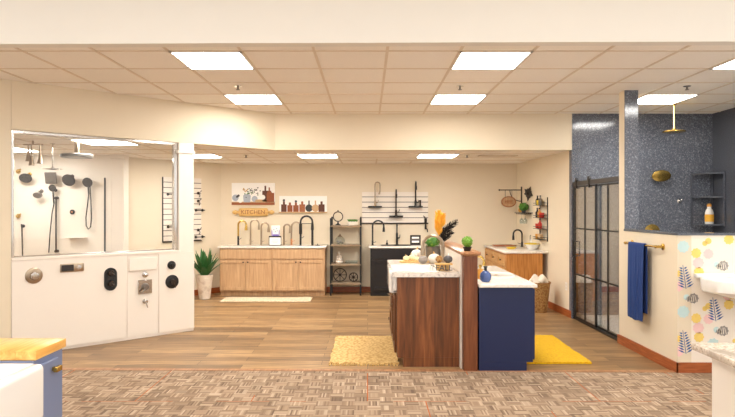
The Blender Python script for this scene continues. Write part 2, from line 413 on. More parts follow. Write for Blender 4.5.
# skirtings
b = B(); b.box(-2.66, 2.72, YB-.016, YB-.001, 0, .1, .003); struct('baseboard_back', b, 'skirting')
b = B(); b.box(-2.2, -.02, -.016, -.001, 0, .1, .003, M4=LM); struct('baseboard_left', b, 'skirting')
def along(y0, y1, x0, x1, z0, z1):
    "box on the right-hand wall line: x measured from the wall face"
    return [(RW(y0)+x0, y0), (RW(y0)+x1, y0), (RW(y1)+x1, y1), (RW(y1)+x0, y1)], z1-z0, Matrix.Translation((0, 0, z0))
b = B(); b.poly(*along(8.12, 9.0, -.016, -.001, 0, .1)); struct('baseboard_right', b, 'skirting')

# the angled display booth wall: white boards below, post at its end, opening with glass
SB = 1.985; ZS = 1.02; SP = 1.79
b = B(); b.box(0, SB, .0, .12, 0, ZS-.03, .003, M4=BM)
b.box(-.0, 1.155, -.014, 0, .03, ZS-.03, .003, M4=BM)
b.box(1.165, 1.525, -.006, 0, .03, ZS-.03, .003, M4=BM)
b.box(1.535, SB, -.014, 0, .03, ZS-.03, .003, M4=BM)
b.box(0, SP+.01, -.022, .13, ZS-.03, ZS, .004, M4=BM)
b.box(SP, SB, -.004, .124, ZS-.03, ZR-.003, .004, M4=BM)
b.box(SP-.02, SB+.014, -.02, .14, 2.21, 2.25, .006, M4=BM)
struct('wall_booth', b, 'panel')
b = B()
b.box(.004, .03, .03, .09, ZS, ZR-.004, .003, M4=BM); b.box(SP-.05, SP-.002, .03, .09, ZS, ZR-.004, .003, M4=BM)
b.box(.03, SP-.05, .03, .09, ZR-.035, ZR-.004, .003, M4=BM); b.box(.03, SP-.05, .04, .08, ZS, ZS+.015, .003, M4=BM)
w1 = struct('window_1', b, 'chrome')
b = B(); b.box(.03, SP-.05, .056, .064, ZS+.015, ZR-.035, M4=BM); struct('pane', b, 'glass', w1)
# booth interior
YW = 8.9
b = B(); b.box(-5.8, -3.90, YW, YW+.08, 0, ZR+.05); struct('wall_shower_display', b, 'panel')
b = B(); b.box(-5.88, -5.8, 4.6, YW+.1, 0, ZR+.05); struct('wall_booth_left', b, 'panel')
b = B(); b.box(-3.89, -3.70, YW-.06, YW+.12, 0, ZR+.02, .006); b.box(-3.905, -3.685, YW-.075, YW+.1, ZR-.06, ZR, .006); struct('trim_4', b, 'panel')

# shower bay on the right
YK = 6.50
b = B(); b.box(2.842, 4.9, YS, YS+.1, 0, ZC+.02); struct('wall_shower_back', b, 'terrazzo')
b = B(); b.box(4.80, 4.9, 5.0, YS, 0, ZC+.02); struct('wall_shower_right', b, 'darkstone')
b = B(); b.poly(*along(5.41, YK, 0, .13, 0, 1.28)); struct('wall_shower_front', b, 'wall')
b = B(); b.poly([(RW(5.41)+.13, 5.41), (4.8, 5.41), (4.8, 5.57), (RW(5.41)+.13, 5.57)], 1.28); struct('wall_wallpaper', b, 'paperwall')
b = B()
b.poly([(RW(5.41)-.006, 5.402), (4.8, 5.402), (4.8, 5.58), (RW(5.58)+.14, 5.58), (RW(YK)+.14, YK), (RW(YK)-.006, YK)], .022, Matrix.Translation((0, 0, 1.28))); struct('trim_5', b, 'darkstone')
b = B(); b.poly(*along(YK, YK+.13, 0, .13, 0, ZC)); b2 = struct('wall_shower_post', b, 'wall')
b = B(); b.poly(*along(YK-.012, YK-.001, .002, .15, 1.303, ZC-.001)); struct('trim_6', b, 'terrazzo')
b = B(); b.poly(*along(5.394, YK+.14, -.016, -.001, .0, .1)); struct('baseboard_shower', b, 'skirting')
b = B(); b.box(RW(5.41)-.016, 4.8, 5.394, 5.409, 0, .1); struct('baseboard_wallpaper', b, 'skirting')
b = B(); b.box(RW(7)+.10, 4.79, 5.58, 8.09, .001, .05, .01); tag(b.build('shower_pan', 'white'), 'white shower pan on the floor behind the black framed glass door', 'shower tray')

# wallpaper motifs (one mesh, several inks) on the wall that faces the shop
def flower(b, x, z, r, mi, petals=9, depth=.16, n=36):
    pts = [(x+r*(1-depth*abs(math.sin(petals*math.pi*k/n)))*math.cos(2*math.pi*k/n), z+r*(1-depth*abs(math.sin(petals*math.pi*k/n)))*math.sin(2*math.pi*k/n)) for k in range(n)]
    pts = [(max(2.8815, min(4.78, px_)), max(.101, min(1.279, pz_))) for px_, pz_ in pts]
    b.poly(pts, .0012, Matrix.Translation((0, 5.4095, 0)) @ FR, mi)
def fern(b, x, z, h, mi):
    m = Matrix.Translation((0, 5.4093, 0)) @ FR
    b.poly([(x-.003, z), (x+.003, z), (x+.002-.03, z+h), (x-.002-.03, z+h)], .0012, m, mi)
    for k in range(8):
        zz = z+h*(.02+.115*k); xx = x-.03*(zz-z)/h; l = .085*(1-.075*k)
        for a in (R(32), R(156)):
            ca, sa = math.cos(a), math.sin(a); w = .008
            b.poly([(xx+.008*ca, zz+.008*sa), (xx+l*.5*ca+w*sa, zz+l*.5*sa-w*ca), (xx+l*ca, zz+l*sa), (xx+l*.5*ca-w*sa, zz+l*.5*sa+w*ca)], .0012, m, mi)
b = B()
PER_Z, PER_X = .605, .557
def motif(x, z):
    it = [(-.01, .28, .06, 2), (.11, .22, .05, 1), (.13, .13, .055, 0), (.135, .045, .05, 1), (-.055, .03, .032, 1), (-.055, -.09, .05, 0), (.085, -.2, .05, 4), (.045, .40, .03, 4), (.19, .31, .026, 1), (.02, -.19, .03, 2)]
    for dx, dz, r, mi in it:
        if 2.885 <= x+dx < 4.75 and .12 < z+dz < 1.26:
            flower(b, x+dx, z+dz, r, mi)
            if mi == 4:
                for q in (-.026, 0, .026): b.poly([(x+dx+q-.003, z+dz-.03), (x+dx+q+.003, z+dz-.03), (x+dx+q*.4+.002, z+dz+.03), (x+dx+q*.4-.002, z+dz+.03)], .0016, Matrix.Translation((0, 5.4093, 0)) @ FR, 5)
            elif mi != 2: flower(b, x+dx, z+dz, r*.35, 5, 6, .2, 18) if False else None
    if 2.90 < x < 4.7 and .11 < z-.11 and z+.12 < 1.27: fern(b, x+.015, z-.11, .22, 3)
for i in range(4):
    for j in range(-1, 4):
        motif(2.945+i*PER_X, .895+(j-1)*PER_Z); motif(2.945+(i+.5)*PER_X, .895+(j-.5)*PER_Z)
o = b.build('wallpaper_print', ['pinkink', 'yellowink', 'aquaink', 'navyink', 'greyink', 'paperwall'], bpy.data.objects['wall_wallpaper'])

# ------------------------------------------------------------------ ceiling lamps, sprinklers, vent
def lamp(label, x, y, z, half=.305, group='ceiling light panels'):
    t = thing('ceiling_light', label, 'light', (x, y, z), 0, group)
    b = B()
    for a in ((-half, half, -half, -half+.02), (-half, half, half-.02, half), (-half, -half+.02, -half, half), (half-.02, half, -half, half)): b.box(*a, -.012, -.001)
    b.build('frame', 'white', t)
    b = B(); b.box(-half+.02, half-.02, -half+.02, half-.02, -.008, -.002); b.build('diffuser', 'lamp', t)
    return t
XL = (-1.36, 1.08, 3.52)
names = {(0, 0): 'lit square ceiling panel at upper left of the main ceiling, nearest the cream header', (1, 0): 'lit square ceiling panel right of centre, nearest the cream header',
         (2, 0): 'lit square ceiling panel cut by the right edge of the frame', (0, 1): 'lit ceiling panel just before the angled soffit at left',
         (1, 1): 'lit ceiling panel in front of the middle of the rear soffit', (2, 1): 'lit ceiling panel beside the shower post at right'}
for j, y in enumerate((5.175, 7.005)):
    for i, x in enumerate(XL): lamp(names[(i, j)], x, y, ZC-.001)
for x, lb in ((-2.59, 'rear low ceiling light panel partly behind the white booth post'), (-.76, 'rear low ceiling light panel above the two wall canvases'), (1.07, 'rear low ceiling light panel above the black sink cabinet')):
    lamp(lb, x, 8.955, ZR-.001)
lamp('light panel inside the angled shower display booth, above its window', -3.2, 7.12, ZR-.001)
lamp('light panel at the far left inside the shower display booth', -4.95, 8.0, ZR-.001)
# the front shop floor behind and above the viewer has its own, higher ceiling with the same lamps
b = B(); b.poly([(-7, -1.5), (5.2, -1.5), (5.2, 4.22), (-7, 4.37)], .03, Matrix.Translation((0, 0, 3.5))); struct('ceiling_front', b, 'tile')
for i, x in enumerate((-3.8, -1.36, 1.08, 3.52)):
    for j, y in enumerate((.3, 1.9)):
        lamp('light panel in the higher ceiling over the front shop floor', x, y, 3.499)['group'] = 'front shop lights'
def sprinkler(px, py, z, lb):
    Y = F*(z-CH)/(CY-py); x = (px-CX)/F*Y
    t = thing('sprinkler_head', lb, 'sprinkler', (x, Y, z))
    b = B(); b.lathe([(.0, -.004), (.04, -.004), (.04, 0), (0, 0)]); b.build('escutcheon', 'chrome', t)
    b = B(); b.cyl((0, 0, -.005), (0, 0, -.035), .01); b.lathe([(0, -.045), (.022, -.043), (.022, -.04), (0, -.038)]); b.cyl((.011, 0, -.03), (.011, 0, -.042), .003); b.cyl((-.011, 0, -.03), (-.011, 0, -.042), .003); b.build('deflector', 'pewter', t)
sprinkler(238, 86, ZC-.001, 'small sprinkler on the main ceiling by the left light panels')
sprinkler(460, 86, ZC-.001, 'small sprinkler on the main ceiling by the middle light panels')
sprinkler(687, 86, ZC-.001, 'small sprinkler on the main ceiling above the shower')
sprinkler(246, 155, ZR-.001, 'small sprinkler on the low rear ceiling at left')
sprinkler(467, 155, ZR-.001, 'small sprinkler on the low rear ceiling beside the vent')
t = thing('ceiling_vent', 'flat grey vent grille in the low rear ceiling at right', 'vent', (2.0, 8.95, ZR-.001))
b = B(); b.box(-.29, .29, -.1, -.08, -.012, 0); b.box(-.29, .29, .08, .1, -.012, 0); b.box(-.29, -.27, -.1, .1, -.012, 0); b.box(.27, .29, -.1, .1, -.012, 0); b.build('frame', 'tbar', t)
b = B(); b.box(-.27, .27, -.08, .08, -.003, 0, mi=1)
for k in range(6): b.box(-.27, .27, -.07+.026*k, -.06+.026*k, -.01, -.003)
b.build('louvre', ['tbar', 'pewter'], t)

# ------------------------------------------------------------------ cabinets
def shaker(b, x0, x1, z0, z1, th=.02, rail=.055):
    b.box(x0, x0+rail, -th, 0, z0, z1, .002); b.box(x1-rail, x1, -th, 0, z0, z1, .002)
    b.box(x0+rail, x1-rail, -th, 0, z0, z0+rail, .002); b.box(x0+rail, x1-rail, -th, 0, z1-rail, z1, .002)
    b.box(x0+rail, x1-rail, -th+.012, 0, z0+rail, z1-rail)
def cabinet(name, label, cat, loc, rotz, w, d, h, mat, fronts, toe=.09, doormat=None, hmat='black', group=None, hollow=None):
    "front faces local -y at y=0; x centred"
    t = thing(name, label, cat, loc, rotz, group)
    b = B()
    if hollow:     # open well for a dropped-in sink: (x0,x1,y1,zfloor)
        hx0, hx1, hy1, hz = hollow
        b.box(hx0, hx1, 0, d, toe, hz); b.box(-w/2, hx0, 0, d, toe, h, .002); b.box(hx1, w/2, 0, d, toe, h, .002); b.box(hx0, hx1, hy1, d, hz, h)
    else: b.box(-w/2, w/2, 0, d, toe, h, .002)
    b.build('body', mat, t)
    b = B(); b.box(-w/2+.002, w/2-.002, .06, d, 0, toe); b.build('toe_kick', mat, t)
    for f in fronts:
        kind, x0, x1, z0, z1, style, hs = f
        b = B()
        if style == 'shaker': shaker(b, x0, x1, z0, z1)
        else: b.box(x0, x1, -.02, 0, z0, z1, .003)
        p = b.build(kind, doormat or mat, t)
        for hh in hs:
            b = B()
            if hh[0] == 'knob':
                b.lathe([(.006, 0), (.006, .012), (.013, .018), (.013, .026), (0, .03)], (hh[1], -.02, hh[2]), 12, Matrix.Rotation(R(90), 4, 'X')); b.build('knob', hmat, p)
            elif hh[0] == 'block':
                b.box(hh[1]-hh[3]/2, hh[1]+hh[3]/2, -.05, -.03, hh[2]-.012, hh[2]+.012, .003); b.box(hh[1]-.01, hh[1]+.01, -.03, -.02, hh[2]-.008, hh[2]+.008); b.build('pull', hmat, p)
            else:
                _, x, z, l, vert = hh
                if vert: b.cyl((x, -.045, z-l/2), (x, -.045, z+l/2), .006, seg=8); [b.cyl((x, -.02, z+s*l*.38), (x, -.045, z+s*l*.38), .005, seg=8) for s in (-1, 1)]
                else: b.cyl((x-l/2, -.045, z), (x+l/2, -.045, z), .006, seg=8); [b.cyl((x+s*l*.38, -.02, z), (x+s*l*.38, -.045, z), .005, seg=8) for s in (-1, 1)]
                b.build('handle', hmat, p)
    return t
def slabtop(name, label, pts, z0, z1, mat, bev=.004):
    b = B(); t = bmesh.new(); f = t.faces.new([t.verts.new((x, y, z0)) for x, y in pts])
    g = bmesh.ops.extrude_face_region(t, geom=[f]); bmesh.ops.translate(t, vec=(0, 0, z1-z0), verts=[v for v in g['geom'] if isinstance(v, bmesh.types.BMVert)])
    bmesh.ops.recalc_face_normals(t, faces=t.faces[:])
    if bev: bmesh.ops.bevel(t, geom=[e for e in t.edges if e.calc_face_angle(0) > .5], offset=bev, segments=2, affect='EDGES', profile=.5)
    b._add(t); return tag(b.build(name, mat), label, 'worktop')

# two maple cabinets on the back wall
YF = 10.12
def sinkfronts(w, h, toe=.09):
    m = w/2-.02
    return [('drawer_front', -m, m, h-.185, h-.02, 'slab', []),
            ('door', -m, -.004, toe+.02, h-.205, 'shaker', [('knob', -.04, h-.24)]),
            ('door', .004, m, toe+.02, h-.205, 'shaker', [('knob', .04, h-.24)])]
c1 = cabinet('sink_cabinet', 'tan maple cabinet on the back wall beside the potted agave', 'cabinet', (-2.114, YF, 0), 0, .911, YB-YF-.018, .84, 'tanwood', sinkfronts(.911, .84))
c2 = dup(c1, (-1.201, YF, 0), 'tan maple cabinet on the back wall beside the ladder shelf')
slabtop('worktop', 'long white worktop over the two tan maple cabinets', [(-2.60, YF-.035), (-.72, YF-.035), (-.72, YB-.002), (-2.60, YB-.002)], .841, .872, 'quartz')
ZT = .872
# black cabinet
c3 = cabinet('sink_cabinet', 'black painted sink cabinet on the back wall under the slatted board', 'cabinet', (.50, YF, 0), 0, .9, YB-YF-.018, .84, 'blackpaint', sinkfronts(.9, .84))
slabtop('worktop', 'white worktop with a sink over the black cabinet', [(.02, YF-.035), (.98, YF-.035), (.98, YB-.002), (.02, YB-.002)], .841, .872, 'quartz')
t = thing('undermount_sink', 'dark sink rim set into the worktop of the black cabinet', 'sink', (.50, 10.36, ZT+.001))
b = B(); b.box(-.26, .26, -.16, -.145, 0, .008, .003); b.box(-.26, .26, .145, .16, 0, .008, .003); b.box(-.26, -.245, -.145, .145, 0, .008, .003); b.box(.245, .26, -.145, .145, 0, .008, .003); b.build('rim', 'black', t)
b = B(); b.box(-.245, .245, -.145, .145, .0005, .002); b.lathe([(.03, .002), (.03, .004), (0, .004)]); b.build('basin', 'blackpaint', t)

# ------------------------------------------------------------------ faucets
def faucet(label, px, top, base, Y, z, reach, r=.013, body='nickel', neck=None, head=None, bodyh=.1, lever=1, spring=False, rotz=0, loc=None, pyfix=None, drop=.1):
    h = (base-top)/F*Y if pyfix is None else pyfix
    x = (px-CX)/F*Y
    neck = neck or body; head = head or neck
    t = thing('faucet', label, 'faucet', loc if loc is not None else (x, Y, z+.001), rotz)
    b = B(); b.lathe([(.026, 0), (.026, .006), (.018, .012), (.018, bodyh), (.013, bodyh+.012), (0, bodyh+.012)]); b.build('body', body, t)
    R2 = reach/2; zc = h-R2
    b = B(); pts = [(0, 0, bodyh+.005)]+[(0, 0, bodyh+.005+(zc-bodyh-.005)*k/3) for k in range(1, 3)]+[(p[0]+R2, p[1], p[2]) for p in arc(0, zc, R2, 180, 0)]
    r *= 1.25; b.tube(pts, r); b.build('spout', neck, t)
    b = B(); b.cyl((reach, 0, zc), (reach, 0, zc-drop*.3), r*1.05, r*1.25); b.cyl((reach, 0, zc-drop*.3), (reach, 0, zc-drop), r*1.35, r*1.6); b.build('spray_head', head, t)
    b = B(); b.cyl((0, -.018, bodyh*.62), (0, -.03, bodyh*.62), .012); b.tube([(0, -.028, bodyh*.62), (.03*lever, -.036, bodyh*.68), (.065*lever, -.04, bodyh*.82)], .006, r1=.004); b.build('lever', body, t)
    if spring:
        b = B(); b.cyl((reach, 0, 0.001), (reach, 0, zc-drop), .02); b.cyl((0, 0, bodyh), (0, 0, zc*.92), r*1.6)
        b.cyl((0, 0, zc*.93), (reach, 0, zc*.93), .006); b.build('riser', 'black', t)
    return t
YQ = 10.42
faucet('gold arched faucet with black body, leftmost of the row on the maple worktop', 238.3, 221, 245.3, YQ, ZT, .14, .014, 'black', 'gold', 'gold', .16)
faucet('nickel arched faucet, second from left on the maple worktop', 250.6, 220, 245.3, YQ, ZT, .15, .011, 'nickel')
faucet('shorter nickel arched faucet just left of the framed notice', 261.3, 223, 245.3, YQ, ZT, .13, .0125, 'nickel')
faucet('small nickel arched faucet just right of the framed notice', 284, 224.5, 245.3, YQ, ZT, .11, .0125, 'nickel')
faucet('copper toned arched faucet beside the tall black spring faucet', 291.5, 222.5, 245.3, YQ+.08, ZT, .17, .0125, 'copper', 'nickel', 'copper')
faucet('tall black spring faucet at the right end of the maple worktop', 300.6, 216, 245.3, YQ-.06, ZT, .21, .014, 'black', bodyh=.2, spring=True, drop=.14)
t = thing('sink_stopper', 'small black round drain stopper at the right end of the maple worktop', 'stopper', (P(318, 246, YQ).x, YQ-.1, ZT+.001))
b = B(); b.lathe([(0, 0), (.04, 0), (.045, .006), (.03, .012), (0, .013)]); b.build('disc', 'black', t); b = B(); b.lathe([(.008, .0125), (.008, .025), (.014, .03), (0, .035)]); b.build('knob', 'black', t)
t = thing('framed_notice', 'white notice in a black frame standing among the faucets', 'notice', (P(276, 246, YQ).x, YQ-.10, ZT+.001))
b = B(); b.box(-.11, .11, -.008, .008, .145, .17, .002); b.box(-.11, -.1, -.008, .008, 0, .145); b.box(.1, .11, -.008, .008, 0, .145); b.box(-.1, .1, -.008, .008, 0, .01); b.box(-.02, .02, .008, .06, 0, .004); b.build('frame', 'black', t)
b = B(); b.box(-.1, .1, -.004, .004, .01, .145); b.build('sheet', 'paper', t)
b = B()
for k, wd in enumerate((.05, .06, .04)): b.box(-wd, wd, -.0052, -.0045, .1-.025*k, .106-.025*k)
b.build('print', 'greyblue', t)
t = thing('card', 'white card with a violet drawing resting on the framed notice', 'card', (P(276.5, 235, YQ).x, YQ-.10, ZT+.172))
b = B(); b.box(-.075, .075, -.006, .006, 0, .185, .004); b.build('board', 'paper', t)
b = B(); M4 = Matrix.Translation((0, -.0062, 0)) @ FR
for q in ([(-.07, .0), (-.05, .0), (-.058, .09), (-.07, .12)], [(.05, 0), (.07, 0), (.07, .12), (.058, .09)], [(-.05, .0), (.05, 0), (.045, .03), (-.045, .03)]): b.poly(q, .001, M4, 0)
for q in ((-.03, .11), (.02, .13), (0, .075), (.035, .09)): b.poly([(q[0]+.012*math.cos(a*.785), q[1]+.012*math.sin(a*.785)) for a in range(8)], .001, M4, 1)
b.build('print', ['purple', 'greyblue'], t)
# black cabinet faucets
faucet('black arched faucet at the left end of the black cabinet', 372.6, 220.5, 245, YQ, ZT, .2, .012, 'black', bodyh=.08)
t = thing('faucet', 'straight upright black faucet in the middle of the black cabinet worktop', 'faucet', (P(397, 245, 10.57).x, 10.58, ZT+.001))
b = B(); b.lathe([(.026, 0), (.026, .008), (.019, .014), (.019, .2), (.012, .22), (.012, .38), (.016, .385), (.016, .395), (0, .4)]); b.build('body', 'black', t)
b = B(); b.cyl((.018, 0, .12), (.05, 0, .125), .012); b.cyl((.05, 0, .125), (.055, 0, .18), .006); b.build('lever', 'black', t)
t = thing('soap_dispenser', 'small black soap pump between the two black faucets', 'soap pump', (P(387, 245, 10.57).x, 10.57, ZT+.001))
b = B(); b.lathe([(.02, 0), (.02, .03), (.01, .036), (.008, .08), (0, .08)]); b.build('body', 'black', t); b = B(); b.cyl((0, 0, .075), (0, -.05, .083), .006); b.build('spout', 'black', t)
# small dark sign with letters
t = thing('tabletop_sign', 'small dark framed sign standing at the right of the black cabinet worktop', 'sign', (P(415.5, 245, YQ).x, YQ+.02, ZT+.001))
b = B(); b.box(-.095, .095, -.01, .01, 0, .18, .004); b.build('board', 'screen', t)
b = B(); b.box(-.065, .065, -.0125, -.0105, .115, .15); b.box(-.065, .065, -.0125, -.0105, .045, .08); b.box(-.085, .085, -.0125, -.0105, .09, .1, mi=1); b.build('print', ['paper', 'greyink'], t)

# ------------------------------------------------------------------ wall decor at left back
def picture(name, label, px0, py0, px1, py1, Y=YB-.002, th=.03):
    a = P(px0, py1, Y); c = P(px1, py0, Y)
    t = thing(name, label, 'picture', ((a.x+c.x)/2, Y, a.z)); w, h = c.x-a.x, c.z-a.z
    b = B(); b.box(-w/2, w/2, -th, 0, 0, h, .003); b.build('canvas', 'paper', t)
    return t, w, h, Matrix.Translation((-w/2, -th-.0003, 0)) @ FR
def circ(x, z, r, n=18, sx=1): return [(x+r*sx*math.cos(2*math.pi*k/n), z+r*math.sin(2*math.pi*k/n)) for k in range(n)]
def rect(x0, x1, z0, z1): return [(x0, z0), (x1, z0), (x1, z1), (x0, z1)]
t, w, h, m4 = picture('canvas_print', 'upper left wall canvas of kitchen crockery, foliage and chopping boards on a shelf', 232, 183, 275, 205)
b = B()
b.poly(rect(0, w, 0, .045), .0006, m4, 0); b.poly(rect(0, w, .045, .06), .0012, m4, 1)
b.poly(rect(.62, w-.01, .05, .22), .0012, m4, 0); b.poly(rect(.56, .72, .06, .26), .0018, m4, 6); b.poly(rect(.6, .63, .26, .35), .0018, m4, 7); b.poly(rect(.64, .735, .06, .2), .0024, m4, 2); b.poly(circ(.69, .21, .047), .0028, m4, 2); b.poly(rect(.675, .7, .25, .32), .0024, m4, 2)
b.poly(circ(.07, .13, .06), .0012, m4, 4); b.poly(circ(.125, .17, .022), .0016, m4, 5); b.poly(circ(.1, .15, .02), .0016, m4, 5)
b.poly(circ(.16, .085, .045), .0014, m4, 3)
b.poly([(.22, .05), (.34, .05), (.35, .17), (.32, .2), (.24, .2), (.21, .17)], .0014, m4, 4)
b.poly(circ(.42, .11, .055), .0013, m4, 4); b.poly([(.42, .06), (.66, .06), (.64, .1), (.44, .1)], .0018, m4, 1); b.poly(circ(.57, .14, .045), .0022, m4, 3)
for k in range(40):
    x = .38+random.gauss(0, .07); z = .24+random.gauss(0, .055); b.poly(circ(min(max(x, .2), .55), min(max(z, .1), .37), random.uniform(.006, .013), 7), .0026, m4, random.choice((5, 5, 8)))
for k in range(8): b.poly(circ(.24+random.uniform(-.04, .06), .25+random.uniform(-.03, .05), .014, 7), .0026, m4, 1)
b.build('print', ['brown', 'tan', 'brown', 'paper', 'greyblue', 'ink', 'dkbrown', 'dkbrown', 'green'], t)
t, w, h, m4 = picture('canvas_print', 'lower right wall canvas showing a row of seven wooden chopping boards', 279.5, 196, 327, 213)
b = B()
b.box(-.01-w/2+w/2, w+.01, -.0, .02, 0, .022, .002, 1, Matrix.Translation((-w/2, -.05, 0)))
x = .035
for k, (ww, hh, mi, top) in enumerate(((.1, .17, 0, 'ring'), (.095, .15, 2, 'tab'), (.1, .15, 2, 'fork'), (.105, .17, 3, 'tab'), (.12, .16, 4, 'round'), (.09, .16, 5, 'round'), (.11, .17, 0, 'knob'))):
    if top == 'round':
        b.poly(circ(x+ww/2, .022+hh*.42, hh*.42), .001+.0003*k, m4, mi); b.poly(rect(x+ww/2-.012, x+ww/2+.012, .1, .022+hh+.045), .0008+.0003*k, m4, mi)
    else:
        b.poly(rect(x, x+ww, .022, .022+hh*.8), .001+.0003*k, m4, mi); b.poly(rect(x+ww/2-.02, x+ww/2+.02, .1, .022+hh+.02), .0008+.0003*k, m4, mi)
        if top in ('ring', 'fork'): b.poly(circ(x+ww/2, .022+hh+.04, .022), .001, m4, 4)
    x += ww+.012
b.build('print', ['dkbrown', 'tan', 'brown', 'board', 'ink', 'tan'], t)

def textmesh(name, s, size, depth, mat, parent, M4, align='CENTER'):
    cu = bpy.data.curves.new(name, 'FONT'); cu.body = s; cu.size = size; cu.extrude = depth; cu.align_x = align; cu.align_y = 'CENTER'; cu.resolution_u = 4
    o = bpy.data.objects.new(name, cu); C.objects.link(o)
    dg = bpy.context.evaluated_depsgraph_get(); me = bpy.data.meshes.new_from_object(o.evaluated_get(dg))
    bpy.data.objects.remove(o); bpy.data.curves.remove(cu)
    me.transform(M4); me.materials.clear(); me.materials.append(M[mat])
    n = bpy.data.objects.new(name, me); C.objects.link(n); n.parent = parent
    return n
c = P(253.5, 212.2, YB-.03)
t = thing('rolling_pin_sign', 'pale wooden rolling pin sign reading KITCHEN under the crockery canvas', 'sign', (c.x, YB-.04, c.z))
b = B(); b.lathe([(0, -.265), (.05, -.265), (.07, -.255), (.075, -.24), (.075, .24), (.07, .255), (.05, .265), (0, .265)], (0, 0, 0), 24, Matrix.Rotation(R(90), 4, 'Y') @ Matrix.Scale(.5, 4, (0, 1, 0))); b.build('roller', 'pine', t)
for sg in (-1, 1):
    b = B(); b.lathe([(.022, 0), (.026, .03), (.042, .06), (.034, .09), (.016, .115), (0, .12)], (.265*sg, 0, 0), 14, Matrix.Rotation(R(90*sg), 4, 'Y')); b.build('handle', 'pine', t)
textmesh('lettering', 'KITCHEN', .105, .002, 'brown', t, Matrix.Translation((0, -.0385, 0)) @ Matrix.Rotation(R(90), 4, 'X'))

# ------------------------------------------------------------------ ladder shelf and what stands on it
sx = P(346, 290, 10.4).x
t = thing('ladder_shelf', 'dark metal shelf unit with four weathered wooden boards between the cabinets', 'shelf', (sx, 10.63, 0))
zs = [.03+P(0, y, 10.42).z for y in (283.5, 265, 246, 227)]
for sx_ in (-.262, .262):
    for fy in (-.40, -.03):
        b = B(); b.box(sx_-.014, sx_+.014, fy-.012, fy+.012, 0, 1.36 if fy < -.2 else 1.38, .002); b.build('post', 'black', t)
b = B()
for z in zs:
    for sx_ in (-.262, .262): b.box(sx_-.008, sx_+.008, -.39, -.04, z-.035, z-.02)
b.build('side_rail', 'black', t)
for z in zs:
    b = B(); b.box(-.27, .27, -.42, -.02, z-.02, z, .003); b.build('board', 'greywood', t)
# ring ornament on stand
def onshelf(px, k, dy=-.2): return (P(px, 0, 10.43).x, 10.63+dy, zs[k]+.001)
t = thing('ring_ornament', 'open metal hoop ornament on a small black stand, top of the shelf unit', 'ornament', onshelf(338, 3))
b = B(); b.lathe([(.05, 0), (.05, .01), (.02, .03), (.012, .06), (0, .065)]); b.build('base', 'black', t)
b = B(); b.tube(arc(0, .155, .085, 0, 350, 30), .009, closed=True); b.ball((0, 0, .26), .013); b.build('hoop', 'bronze', t)
t = thing('planter', 'low white trough of green succulents on the top of the shelf unit', 'planter', onshelf(352.5, 3))
b = B(); b.box(-.09, .09, -.045, .045, 0, .065, .012, seg=2); b.build('trough', 'pot', t)
b = B()
for k in range(16):
    x = random.uniform(-.08, .08); y = random.uniform(-.035, .035)
    for a in range(6):
        an = a*1.05+k; b.tube([(x, y, .066), (x+.02*math.cos(an), y+.02*math.sin(an), .09), (x+.03*math.cos(an), y+.03*math.sin(an), .105)], .006, 5, r1=.002)
b.build('foliage', 'green', t)
t = thing('glass_jar', 'round glass lidded jar on the second board of the shelf unit', 'jar', onshelf(340, 2))
b = B(); b.lathe([(0, 0), (.05, 0), (.085, .04), (.085, .09), (.05, .13), (.04, .135)], seg=24); b.build('bowl', 'jarglass', t)
b = B(); b.lathe([(.045, .136), (.045, .142), (.02, .155), (.012, .17), (.016, .18), (0, .19)]); b.build('lid', 'nickel', t)
b = B(); [b.ball((.045*math.cos(a), .045*math.sin(a), .03+.02*(a % 2)), .02, seg=8) for a in range(6)]; b.build('filling', 'greyclay', t)
t = thing('stacked_vase', 'pale ribbed vase on the third board of the shelf unit', 'vase', onshelf(339, 1))
b = B(); b.lathe([(0, 0), (.055, 0), (.07, .025), (.055, .05), (.062, .075), (.045, .1), (.05, .12), (.02, .145), (.02, .19), (.028, .2), (0, .2)]); b.build('body', 'pot', t)
t = thing('tray', 'low pale tray on the third board of the shelf unit', 'tray', onshelf(351.5, 1))
b = B(); b.box(-.11, .11, -.06, .06, 0, .012, .003); b.box(-.11, .11, -.06, -.052, .012, .045, .002); b.box(-.11, .11, .052, .06, .012, .045, .002); b.box(-.11, -.102, -.052, .052, .012, .045, .002); b.box(.102, .11, -.052, .052, .012, .045, .002); b.build('body', 'jarglass', t)
def wheel(label, px, r, dx=0):
    l = onshelf(px, 0); t = thing('wheel_ornament', label, 'ornament', l)
    b = B(); b.tube([(r*math.cos(a*math.pi/16), 0, r+.008+r*math.sin(a*math.pi/16)) for a in range(32)], .009, closed=True); b.build('rim', 'bronze', t)
    b = B(); b.cyl((0, -.014, r+.008), (0, .014, r+.008), .025)
    for k in range(8): b.cyl((0, 0, r+.008), (r*math.cos(k*math.pi/4), 0, r+.008+r*math.sin(k*math.pi/4)), .006, seg=6)
    b.build('spokes', 'bronze', t)
wheel('larger spoked wheel ornament on the lowest board of the shelf unit', 340, .115); wheel('smaller spoked wheel ornament on the lowest board of the shelf unit', 353.5, .075)

